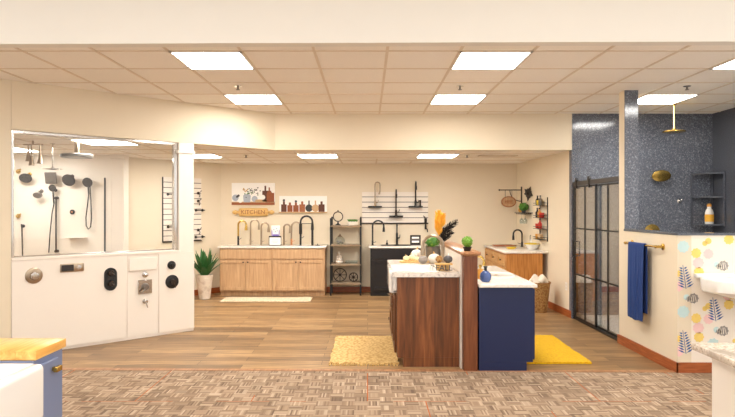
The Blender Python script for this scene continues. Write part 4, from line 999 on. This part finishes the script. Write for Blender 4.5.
# ------------------------------------------------------------------ glass shower door
D0, D1 = 6.64, 8.09; DL = D1-D0
t = thing('shower_door', 'black framed sliding glass shower door between the post and the right wall', 'door', (RW(D0)+.03, D0, 0), RA2)
b = B()
b.box(-.02, .035, 0.004, DL, .001, .03, .003); b.box(-.015, .03, .004, .03, .03, 1.84, .002); b.box(-.02, .035, DL-.045, DL-.004, .03, 1.84, .002); b.build('frame', 'black', t)
b = B(); b.box(-.03, .01, .004, DL-.004, 1.84, 1.9, .004); b.build('track', 'steel', t)
def gpanel(y0, y1, x, gname, top):
    b = B(); b.box(x-.004, x+.004, y0, y1, .035, top); p = b.build(gname, 'doorglass', t)
    b = B(); e = .012
    for yy in (y0, y1-.018): b.box(x-e, x+e, yy, yy+.018, .035, top)
    for z in (.035, .62, 1.25, top-.02): b.box(x-e, x+e, y0+.018, y1-.018, z, z+.018)
    b.box(x-e, x+e, (y0+y1)/2-.005, (y0+y1)/2+.005, .053, top-.02); b.build('grid', 'black', p)
gpanel(.035, DL*.53, .022, 'fixed_panel', 1.835); gpanel(DL*.47, DL-.05, -.01, 'sliding_panel', 1.835)
for yy in (DL*.6, DL*.9):
    b = B(); b.cyl((-.04, yy, 1.915), (-.012, yy, 1.915), .032); b.box(-.036, -.02, yy-.015, yy+.015, 1.8, 1.92); b.build('roller', 'black', t)
b = B(); b.tube([(-.012, DL-.1, 1.08), (-.055, DL-.1, 1.08), (-.055, DL-.1, .88), (-.012, DL-.1, .88)], .009); b.build('handle', 'black', t)
# shower fittings
YH = YS-.001
q = P(674, 104, 7.33)
t = thing('rain_shower', 'gold rain shower head hanging from the ceiling in the dark stone shower', 'shower head', (q.x, 7.33, ZC-.002))
b = B(); b.lathe([(.035, 0), (.035, -.008), (.012, -.014), (.011, -.29), (.018, -.3), (.018, -.32), (0, -.32)]); b.build('arm', 'gold', t)
b = B(); b.lathe([(.018, -.315), (.03, -.325), (.12, -.338), (.135, -.345), (.135, -.356), (.12, -.36), (0, -.36)], seg=30); b.build('head', 'gold', t)
def wallspray(name, lb, px, py, r, mat, Y=YH, cat='shower head', sy=.75):
    q = P(px, py, Y); t = thing(name, lb, cat, (q.x, Y, q.z)); m = Matrix.Rotation(R(90), 4, 'X')
    b = B(); b.lathe([(.035, 0), (.035, .008), (.014, .014), (.014, .06), (0, .062)], M4=m); b.build('arm', mat, t)
    b = B(); b.lathe([(0, .055), (r*.4, .06), (r, .09), (r, .105), (r*.92, .11), (0, .11)], seg=26, M4=Matrix.Translation((0, 0, 0)) @ Matrix.Rotation(R(18), 4, 'X') @ m @ Matrix.Scale(sy, 4, (0, 1, 0))); b.build('head', mat, t)
wallspray('body_spray', 'gold oval body spray on the dark stone shower wall', 658, 174, .13, 'gold', sy=.62)
q = P(652, 232, YH); t = thing('shower_valve', 'gold round shower valve low on the dark stone wall behind the low wall', 'valve', (q.x, YH, q.z))
b = B(); b.lathe([(.11, 0), (.11, .008), (.04, .014), (.035, .05), (0, .052)], seg=26, M4=Matrix.Rotation(R(90), 4, 'X')); b.build('plate', 'gold', t); b = B(); b.cyl((0, -.04, 0), (0, -.05, -.09), .009); b.build('lever', 'gold', t)
q = P(679, 201, YH); t = thing('hose_outlet', 'small chrome hose elbow on the dark stone shower wall', 'fitting', (q.x, YH, q.z))
b = B(); b.lathe([(.03, 0), (.03, .008), (.016, .012), (.016, .05), (0, .052)], M4=Matrix.Rotation(R(90), 4, 'X')); b.build('body', 'chrome', t); b = B(); b.cyl((0, -.035, 0), (.02, -.04, .02), .012); b.build('elbow', 'chrome', t)
# corner caddy
zz = [P(0, y, 7.95).z for y in (224, 196.5, 173)]
t = thing('corner_shelf', 'dark three shelf corner caddy in the stone shower', 'shelf', (4.795, 8.095, 0))
b = B()
for xy in ((-.29, -.014), (-.014, -.29), (-.014, -.014)): b.box(xy[0]-.012, xy[0]+.012, xy[1]-.012, xy[1]+.012, zz[0]-.03, zz[2]+.02)
b.build('upright', 'darkstone', t)
for z in zz:
    b = B(); b.poly([(-.004, -.004), (-.3, -.004)]+[(-.004-.296*math.cos(R(a)), -.004-.296*math.sin(R(a))) for a in range(10, 81, 10)]+[(-.004, -.3)], .018, Matrix.Translation((0, 0, z-.018))); b.build('shelf', 'darkstone', t)
t = thing('cleaner_bottle', 'white cleaner bottle with orange label on the corner caddy', 'bottle', (4.68, 7.97, zz[0]+.001))
b = B(); b.lathe([(0, 0), (.055, 0), (.058, .01), (.058, .15), (.045, .19), (.028, .21), (.028, .235), (0, .235)], seg=22, M4=Matrix.Scale(.7, 4, (0, 1, 0))); b.build('body', 'white', t)
b = B(); b.lathe([(.0595, .03), (.0595, .13)], seg=22, M4=Matrix.Scale(.72, 4, (0, 1, 0))); b.build('printed_label', 'orange', t)
b = B(); b.lathe([(.03, .2355), (.03, .26), (.018, .28), (0, .282)]); b.build('cap', 'amber', t)

# towel bar and towel on the low shower wall
Ya, Yb2 = 5.66, 6.30; zt = P(0, 247.5, 5.7).z+.01
t = thing('towel_bar', 'gold towel bar on the low wall of the shower', 'towel bar', (RW((Ya+Yb2)/2)-.001, (Ya+Yb2)/2, zt), RA2)
L2 = (Yb2-Ya)/2
b = B(); b.tube([(-.075, -L2-.03, 0), (-.075, L2+.03, 0)], .01, 10); b.build('rail', 'gold', t)
for sg in (-1, 1):
    b = B(); b.lathe([(.032, 0), (.032, .008), (.014, .014), (.014, .075), (.018, .08), (0, .092)], (0, sg*L2, 0), 16, Matrix.Rotation(R(-90), 4, 'Y')); b.build('mount', 'gold', t)
# towel: folded sheet over the rail with hanging folds
def towel():
    t2 = bmesh.new(); prof = []
    zr = 0
    for k in range(15): prof.append((-.018, -.78+.78*k/14))
    prof[-1] = (-.018, -.002)
    for a in range(150, -1, -30): prof.append((.016*-math.cos(R(180-a))*1.05 if False else -.017*math.cos(R(180-a))*-1*-1, .017*math.sin(R(a))))
    for k in range(1, 13): prof.append((.018, -.7*k/12))
    rows = []; N = 26; W = .34
    for i in range(N+1):
        u = i/N; y = -W/2+W*u; row = []
        for x, z in prof:
            dep = min(1, -z/.4) if z < 0 else 0
            side = -1 if x < 0 else 1
            wv = .012*dep*math.sin(u*19+1.2*side)+.006*dep*math.sin(u*41)
            row.append(t2.verts.new((x+side*abs(wv)*(1 if side < 0 else .5), y*(1-.05*dep), z+(.006*math.sin(u*9) if z < -.65 else 0))))
        rows.append(row)
    for i in range(N):
        for k in range(len(prof)-1): t2.faces.new((rows[i][k], rows[i+1][k], rows[i+1][k+1], rows[i][k+1]))
    return t2
t = thing('towel', 'dark blue bath towel folded over the gold towel bar', 'towel', (RW(6.03)-.076, 6.03, zt), RA2)
b = B(); b._add(towel()); o = b.build('cloth', 'bluetowel', t); md = o.modifiers.new('s', 'SOLIDIFY'); md.thickness = .009; md.offset = 0
md = o.modifiers.new('u', 'SUBSURF'); md.levels = 1; md.render_levels = 1

# ------------------------------------------------------------------ wall-hung sink on the wallpaper
t = thing('wall_sink', 'white wall hung sink on the floral wallpaper at right', 'sink', (3.475, 5.405, 0))
zr = .90
def sinkring(w, d, z, n=36, yb=0):
    pts = []
    for k in range(n):
        a = 2*math.pi*k/n; c, s = math.cos(a), math.sin(a); e = 4
        x = w*abs(c)**(2/e)*(1 if c > 0 else -1); y = -d/2+d/2*abs(s)**(2/e)*(1 if s > 0 else -1); pts.append((x, y+yb, z))
    return pts
b = B(); t2 = bmesh.new(); rings = [sinkring(*q) for q in ((.16, .26, zr-.2, 36, -.04), (.3, .38, zr-.155, 36, -.02), (.435, .45, zr-.12), (.45, .47, zr-.1), (.455, .475, zr-.015), (.45, .47, zr), (.40, .38, zr-.004, 36, -.05), (.36, .33, zr-.06, 36, -.07), (.25, .22, zr-.12, 36, -.12))]
vr = [[t2.verts.new(p) for p in r] for r in rings]
for a, c in zip(vr, vr[1:]):
    for k in range(36): t2.faces.new((a[k], a[(k+1) % 36], c[(k+1) % 36], c[k]))
t2.faces.new(vr[0][::-1]); t2.faces.new(vr[-1]); bmesh.ops.recalc_face_normals(t2, faces=t2.faces[:]); b._add(t2); b.build('basin', 'gloss', t)
b = B(); b.box(-.452, .452, -.06, -.002, zr-.01, zr+.03, .012, seg=2); b.build('back_ledge', 'gloss', t)
b = B(); b.lathe([(.028, zr-.118), (.02, zr-.114), (0, zr-.116)], (0, -.23, 0)); b.build('drain', 'chrome', t)
t = thing('faucet', 'chrome basin faucet on the ledge of the wall hung sink', 'faucet', (3.49, 5.36, zr+.031))
b = B(); b.lathe([(.024, 0), (.024, .006), (.018, .012), (.018, .11), (0, .115)]); b.build('body', 'chrome', t)
b = B(); b.tube([(0, 0, .08), (0, -.06, .1), (0, -.11, .075)], .011); b.build('spout', 'chrome', t)
b = B(); b.cyl((0, 0, .112), (0, .005, .13), .012); b.tube([(0, 0, .128), (0, -.05, .15)], .006); b.build('lever', 'chrome', t)

# ------------------------------------------------------------------ foreground right: granite counter on white cabinet
t = cabinet('base_cabinet', 'white cabinet under the speckled granite top in the right foreground', 'cabinet', (2.055, 1.62, 0), 0, .94, 1.06, .868, 'panel',
    [('door', -.46, -.003, .11, .85, 'shaker', [('knob', -.05, .7)]), ('door', .003, .46, .11, .85, 'shaker', [('knob', .05, .7)])], toe=.08)
slabtop('worktop', 'speckled granite worktop in the right foreground', [(1.515, 1.57), (2.545, 1.57), (2.545, 2.73), (1.515, 2.73)], .870, .902, 'granite', .006)
# foreground left: slate cabinet, butcher block and apron sink
LX = -1.41
LY0, LY1 = 1.55, 2.69; lc = (LY0+LY1)/2; lw = LY1-LY0; lx = lambda y: y-lc
cabinet('base_cabinet', 'slate blue cabinet under the butcher block in the left foreground', 'cabinet', (LX, lc, 0), R(90), lw, .62, .885, 'slate', [
    ('door', lx(2.475), lx(2.62), .11, .862, 'slab', [('block', lx(2.575), .822, .045)]), ('door', lx(2.02), lx(2.46), .11, .63, 'shaker', []), ('door', lx(1.57), lx(2.01), .11, .63, 'shaker', [])],
    hmat='gold', hollow=(lx(1.69), lx(2.455), .55, .64))
slabtop('butcher_block', 'thick butcher block counter end in the left foreground', [(-2.06, 2.425+.035), (-1.402, 2.425+.035), (-1.402, 2.71), (-2.06, 2.71)], .887, .927, 'butcher', .003)
t = thing('apron_sink', 'large white farmhouse sink in the left foreground beside the butcher block', 'sink', (-1.395, 2.075, .645))
b = B(); b.box(-.02, .04, -.375, .375, 0, .236, .022, seg=4); b.box(-.54, -.5, -.375, .375, 0, .236, .012, seg=3); b.box(-.52, 0, -.375, -.335, 0, .236, .012, seg=3); b.box(-.52, 0, .335, .375, 0, .236, .012, seg=3); b.box(-.53, .02, -.37, .37, 0, .03); b.build('basin', 'gloss', t)
b = B(); b.lathe([(.05, .031), (.045, .035), (0, .033)], (-.26, 0, 0)); b.build('drain', 'chrome', t)

# ------------------------------------------------------------------ booth front: valves and controls
def bth(name, lb, cat, px, py):
    k = (px-CX)/F; Y = (5.98+.893*(0+3.66))/(1-.893*k); X = k*Y; s = (X-BO.x)/math.cos(TH)
    return thing(name, lb, cat, booth(s, -.0145, CH-(py-CY)/F*Y), TH)
RXm = Matrix.Rotation(R(90), 4, 'X')
t = bth('shower_valve', 'round chrome valve at the left of the white booth front', 'valve', 33.5, 275.5)
b = B(); b.lathe([(.083, 0), (.083, .006), (.07, .012), (.05, .014), (0, .014)], seg=28, M4=RXm); b.build('plate', 'nickel', t)
b = B(); b.lathe([(.04, .014), (.045, .03), (.035, .055), (0, .058)], seg=20, M4=RXm, lobes=6, amp=.15); b.build('knob', 'chrome', t)
t = bth('shower_control', 'small oblong digital shower control on the white booth front', 'control', 71.5, 267.5)
b = B(); b.box(-.12, .12, -.016, 0, -.045, .045, .006, seg=2); b.build('case', 'nickel', t)
b = B(); b.box(-.11, .015, -.0175, -.016, -.034, .034); b.build('screen', 'screen', t)
b = B(); b.lathe([(.026, .016), (.026, .022), (0, .023)], (.065, 0, 0), 18, RXm); b.build('dial', 'chrome', t)
t = bth('shower_valve', 'tall black rounded shower control plate on the booth front', 'valve', 110, 279)
pill = [(.07*math.cos(R(a)), .06+.07*math.sin(R(a))) for a in range(0, 181, 15)]+[(.07*math.cos(R(a)), -.06+.07*math.sin(R(a))) for a in range(180, 361, 15)]
b = B(); b.poly(pill, .014, FR); b.build('plate', 'black', t)
for z in (.07, -.05):
    b = B(); b.lathe([(.036, .014), (.036, .03), (.028, .05), (0, .052)], (0, 0, z), 18, RXm); b.cyl((0, -.045, z), (.03, -.055, z-.02), .008); b.build('knob', 'bronze', t)
b = B(); b.box(-.035, .035, -.018, -.014, 0, .025); b.build('button', 'screen', t)
# chrome set on the recessed middle board, under a blank plate
t = bth('blank_panel', 'raised white blank plate at the top of the middle booth board', 'panel', 142.5, 263.8)
b = B(); b.box(-.165, .165, -.014, .0, -.075, .075, .004); b.build('plate', 'panel', t)
t = bth('diverter_valve', 'small round chrome diverter above the square chrome plate', 'valve', 144.5, 274.5)
b = B(); b.lathe([(.035, 0), (.035, .006), (.016, .01), (.016, .04), (.022, .045), (0, .06)], M4=RXm); b.build('knob', 'chrome', t)
t = bth('shower_valve', 'square chrome valve plate with rounded corners on the booth front', 'valve', 144.5, 286.5)
b = B(); b.box(-.083, .083, -.01, 0, -.083, .083, .004); b.build('plate', 'chrome', t)
b = B(); b.lathe([(.045, .01), (.04, .03), (.03, .05), (0, .052)], M4=RXm); b.tube([(0, -.045, 0), (-.03, -.055, -.03), (-.05, -.06, -.055)], .009); b.build('lever', 'pewter', t)
t = bth('tub_spout', 'small chrome spout with lever below the square chrome plate', 'spout', 144.5, 301)
b = B(); b.lathe([(.03, 0), (.03, .006), (.018, .012), (.018, .05), (0, .052)], M4=RXm); b.build('body', 'chrome', t)
b = B(); b.tube([(0, -.04, 0), (.0, -.05, -.03), (.012, -.05, -.07)], .01, r1=.006); b.build('lever', 'chrome', t)
t = bth('diverter_valve', 'small round black knob high at the right of the booth front', 'valve', 171, 265)
b = B(); b.lathe([(.052, 0), (.052, .008), (.025, .012), (.025, .04), (.03, .045), (.02, .06), (0, .062)], seg=22, M4=RXm); b.build('knob', 'black', t)
t = bth('shower_valve', 'larger round black valve below the small black knob', 'valve', 171.5, 281.5)
b = B(); b.lathe([(.083, 0), (.083, .006), (.06, .012), (0, .014)], seg=28, M4=RXm); b.build('plate', 'black', t)
b = B(); b.lathe([(.035, .013), (.032, .05), (0, .055)], M4=RXm); b.cyl((0, -.045, 0), (.02, -.055, -.07), .009, .006); b.build('lever', 'bronze', t)

# booth interior: fittings on its white back panel
YP = YW-.001
def head(lb, px, py, r, face, arm, square=False, tilt=25, sy=1.0, armup=True):
    q = P(px, py, YP-.1); t = thing('wall_mounted_shower', lb, 'shower head', (q.x, YP, q.z)); m = RXm
    b = B(); b.lathe([(.03, 0), (.03, .006), (.011, .01), (.011, .02), (0, .021)], (0, 0, .06), M4=m); b.tube([(0, -.012, .06), (0, -.06, .06), (0, -.1, .02)], .01); b.build('arm', arm, t)
    rm = Matrix.Translation((0, -.105, 0)) @ Matrix.Rotation(R(tilt), 4, 'X')
    b = B()
    if square: b.box(-r, r, -.012, .012, -r, r, .006, 0, rm); b.box(-r*.88, r*.88, -.0145, -.012, -r*.88, r*.88, 0, 1, rm)
    else: b.lathe([(.014, -.03), (r*.5, -.015), (r, 0), (r, .015), (r*.9, .02), (0, .02)], seg=26, M4=rm @ m @ Matrix.Scale(sy, 4, (0, 1, 0))); b.lathe([(r*.88, .0205), (r*.86, .023), (0, .0235)], seg=26, M4=rm @ m @ Matrix.Scale(sy, 4, (0, 1, 0)), mi=1)
    b.build('head', [arm if arm != 'gold' else 'bronze', face], t)
head('dark oval shower head on a gold arm, far left of the display panel', 26, 178, .095, 'dspray', 'gold', sy=.78)
head('grey square shower head on the display panel', 51, 178, .088, 'pewter', 'pewter', True, 12)
head('dark round shower head right of the square one on the display panel', 69, 180, .098, 'dspray', 'bronze', sy=.95)
head('small pewter oval shower head below the row of heads', 38, 195, .07, 'pewter', 'pewter', sy=.7)
def hand(lb, px, py, bar=False):
    q = P(px, py, YP-.08); t = thing('hand_shower', lb, 'hand shower', (q.x, YP, q.z)); m = RXm
    b = B(); b.lathe([(.026, 0), (.026, .006), (.012, .01), (.012, .06), (0, .062)], (0, 0, .0), M4=m); b.build('mount', 'bronze', t)
    r = .075 if not bar else .055; rm = Matrix.Translation((0, -.09, .03 if bar else -.02)) @ Matrix.Rotation(R(20), 4, 'X')
    b = B(); b.lathe([(0, -.02), (r*.6, -.012), (r, 0), (r, .014), (0, .02)], seg=24, M4=rm @ m); b.tube([(0, -.075, -.03), (0, -.07, -.1), (0, -.055, -.2)], .013); b.build('head', 'dspray', t)
    b = B()
    if bar:
        b.tube([(0, -.05, -.2), (-.03, -.05, -.35), (-.06, -.05, -.65), (-.08, -.05, -.95)], .009, 6)
    else:
        b.tube([(.0, -.055, -.2)]+[(-.02-.0, -.05, -.35), (-.045, -.05, -.55), (-.04, -.05, -.68), (-.01, -.05, -.73), (.025, -.05, -.7), (.04, -.05, -.55), (.03, -.05, -.3), (.02, -.05, -.12), (.0, -.04, -.0)], .009, 6)
    b.build('hose', 'bronze', t)
    if bar:
        b = B(); b.tube([(.03, -.05, -.1), (.03, -.05, -.95)], .012); b.lathe([(.022, 0), (.022, .06), (0, .06)], (.03, 0, -.12), M4=m); b.lathe([(.022, 0), (.022, .06), (0, .06)], (.03, 0, -.93), M4=m); b.build('slide_bar', 'bronze', t)
hand('dark hand shower with a hanging hose loop, right on the display panel', 88, 181)
hand('dark hand shower on a vertical slide bar in the display panel', 53, 190, True)
for py, lb in ((171.5, 'small gold elbow fitting at the upper left of the display panel'), (216, 'small gold elbow fitting at the lower left of the display panel')):
    q = P(18.5, py, YP); t = thing('wall_elbow', lb, 'fitting', (q.x, YP, q.z))
    b = B(); b.lathe([(.035, 0), (.035, .008), (.014, .012), (.014, .05), (0, .052)], M4=RXm); b.build('flange', 'gold', t); b = B(); b.tube([(0, -.04, 0), (.04, -.06, .015), (.07, -.065, .03)], .013); b.build('elbow', 'gold', t)
q = P(23.5, 226, YP); t = thing('shower_wand', 'thin dark wand hanging at the lower left of the display panel', 'hand shower', (q.x, YP, q.z))
b = B(); b.lathe([(.025, 0), (.025, .008), (.012, .012), (.012, .05), (0, .05)], M4=RXm); b.build('mount', 'bronze', t); b = B(); b.tube([(0, -.05, .03), (.005, -.05, -.02), (.012, -.045, -.45)], .012, r1=.008); b.build('wand', 'bronze', t)
q = P(72.5, 212, YP); t = thing('body_spray', 'small black round body jet in the middle of the display panel', 'body jet', (q.x, YP, q.z))
b = B(); b.lathe([(.038, 0), (.038, .012), (.03, .02), (0, .022)], seg=22, M4=RXm); b.build('ring', 'black', t); b = B(); b.lathe([(.016, .0215), (.014, .026), (0, .027)], M4=RXm); b.build('nozzle', 'copper', t)
q = P(78, 237, YP); t = thing('soap_ledge', 'slim white soap ledge low on the display panel', 'ledge', (q.x, YP, q.z)); b = B(); b.box(-.14, .14, -.09, 0, -.012, 0, .004); b.build('ledge', 'white', t)
q = P(105, 214, YP); b = B(); b.box(q.x-.012, q.x+.012, YP-.012, YP, .3, 2.0, .002); tag(b.build('edge_strip', 'steel'), 'grey vertical metal strip at the right of the display panel', 'strip')
# ceiling-hung heads in the booth
t = thing('bell_shower', 'triple bell shower head hanging from a bar under the booth ceiling', 'shower head', (P(33, 0, 7.0).x, 7.0, ZR-.001))
b = B(); b.cyl((0, 0, 0), (0, 0, -.04), .012); b.box(-.115, .115, -.02, .02, -.055, -.04, .004); b.build('bar', 'nickel', t)
for dx, dy, l in ((-.055, .0, .15), (-.01, -.012, .25), (.085, .0, .2)):
    b = B(); b.cyl((dx, dy, -.054), (dx, dy, -.054-l*.5), .009); b.lathe([(.01, 0), (.016, -.02), (.032, -.11), (.034, -.12), (0, -.118)], (dx, dy, -.054-l*.5)); b.build('bell', 'nickel', t)
t = thing('rain_shower', 'thin chrome rain disc on a slim drop pipe in the booth', 'shower head', (P(52.5, 0, 7.3).x, 7.3, ZR-.001))
b = B(); b.lathe([(.03, 0), (.03, -.006), (.009, -.01), (.008, -.3), (0, -.3)]); b.build('arm', 'chrome', t); b = B(); b.lathe([(.012, -.295), (.03, -.31), (.115, -.318), (.115, -.326), (0, -.328)], seg=28); b.build('head', 'chrome', t)
t = thing('rain_shower', 'large thick nickel rain disc under the booth ceiling', 'shower head', (P(77, 0, 6.95).x, 6.95, ZR-.001))
b = B(); b.box(-.03, .03, -.03, .03, -.01, 0, .002); b.box(-.022, .022, -.022, .022, -.15, -.01, .003); b.build('arm', 'nickel', t); b = B(); b.lathe([(.03, -.15), (.05, -.16), (.17, -.168), (.18, -.175), (.18, -.205), (.165, -.21), (0, -.21)], seg=32); b.build('head', 'pewter', t)

# ------------------------------------------------------------------ sets of like things
for key, grp in ((('faucet', 'maple worktop'), 'faucets along the maple worktop'), (('faucet', 'framed notice'), 'faucets along the maple worktop'), (('faucet', 'spring'), 'faucets along the maple worktop'),
                 (('display_faucet', ''), 'faucets on the slatted board'), (('gourd', 'wooden board'), 'cream gourds on the wooden board'), (('pumpkin', ''), 'pumpkins on the island'),
                 (('mug', ''), 'mugs on the wall rack'), (('bottle', 'wall rack'), 'bottles on the wall rack'), (('wine_glass', ''), 'glasses under the small shelf'), (('robe_hook', ''), 'hooks on the angled slatted board'),
                 (('towel_bar', 'angled'), 'bars on the angled slatted board'), (('towel_bar', 'booth post'), 'bars on the angled slatted board'), (('wall_mounted_shower', ''), 'shower heads on the display panel'), (('hand_shower', ''), 'hand showers on the display panel'),
                 (('sprinkler_head', ''), 'ceiling sprinklers'), (('canvas_print', ''), 'kitchen canvases'), (('wheel_ornament', ''), 'wheel ornaments'), (('sink_cabinet', 'maple'), 'maple cabinets'), (('wall_elbow', ''), 'gold elbows on the display panel')):
    for o in C.objects:
        if o.parent is None and o.name.split('.')[0] == key[0] and 'label' in o and key[1] in o['label'] and 'group' not in o: o['group'] = grp

# ------------------------------------------------------------------ light, world, camera
w = bpy.data.worlds.new('daylight'); bpy.context.scene.world = w; w.use_nodes = True
w.node_tree.nodes['Background'].inputs[0].default_value = (1, .97, .93, 1); w.node_tree.nodes['Background'].inputs[1].default_value = .7
cam = bpy.data.cameras.new('camera'); co = bpy.data.objects.new('camera', cam); C.objects.link(co)
co.location = (0, 0, CH); co.rotation_euler = (R(90), 0, 0); cam.sensor_width = 36; cam.lens = F/735*36; cam.clip_start = .05
bpy.context.scene.camera = co
vs = bpy.context.scene.view_settings
vs.view_transform = 'Standard'; vs.look = 'None'; vs.gamma = 1; vs.use_curve_mapping = False; vs.exposure = 1.05
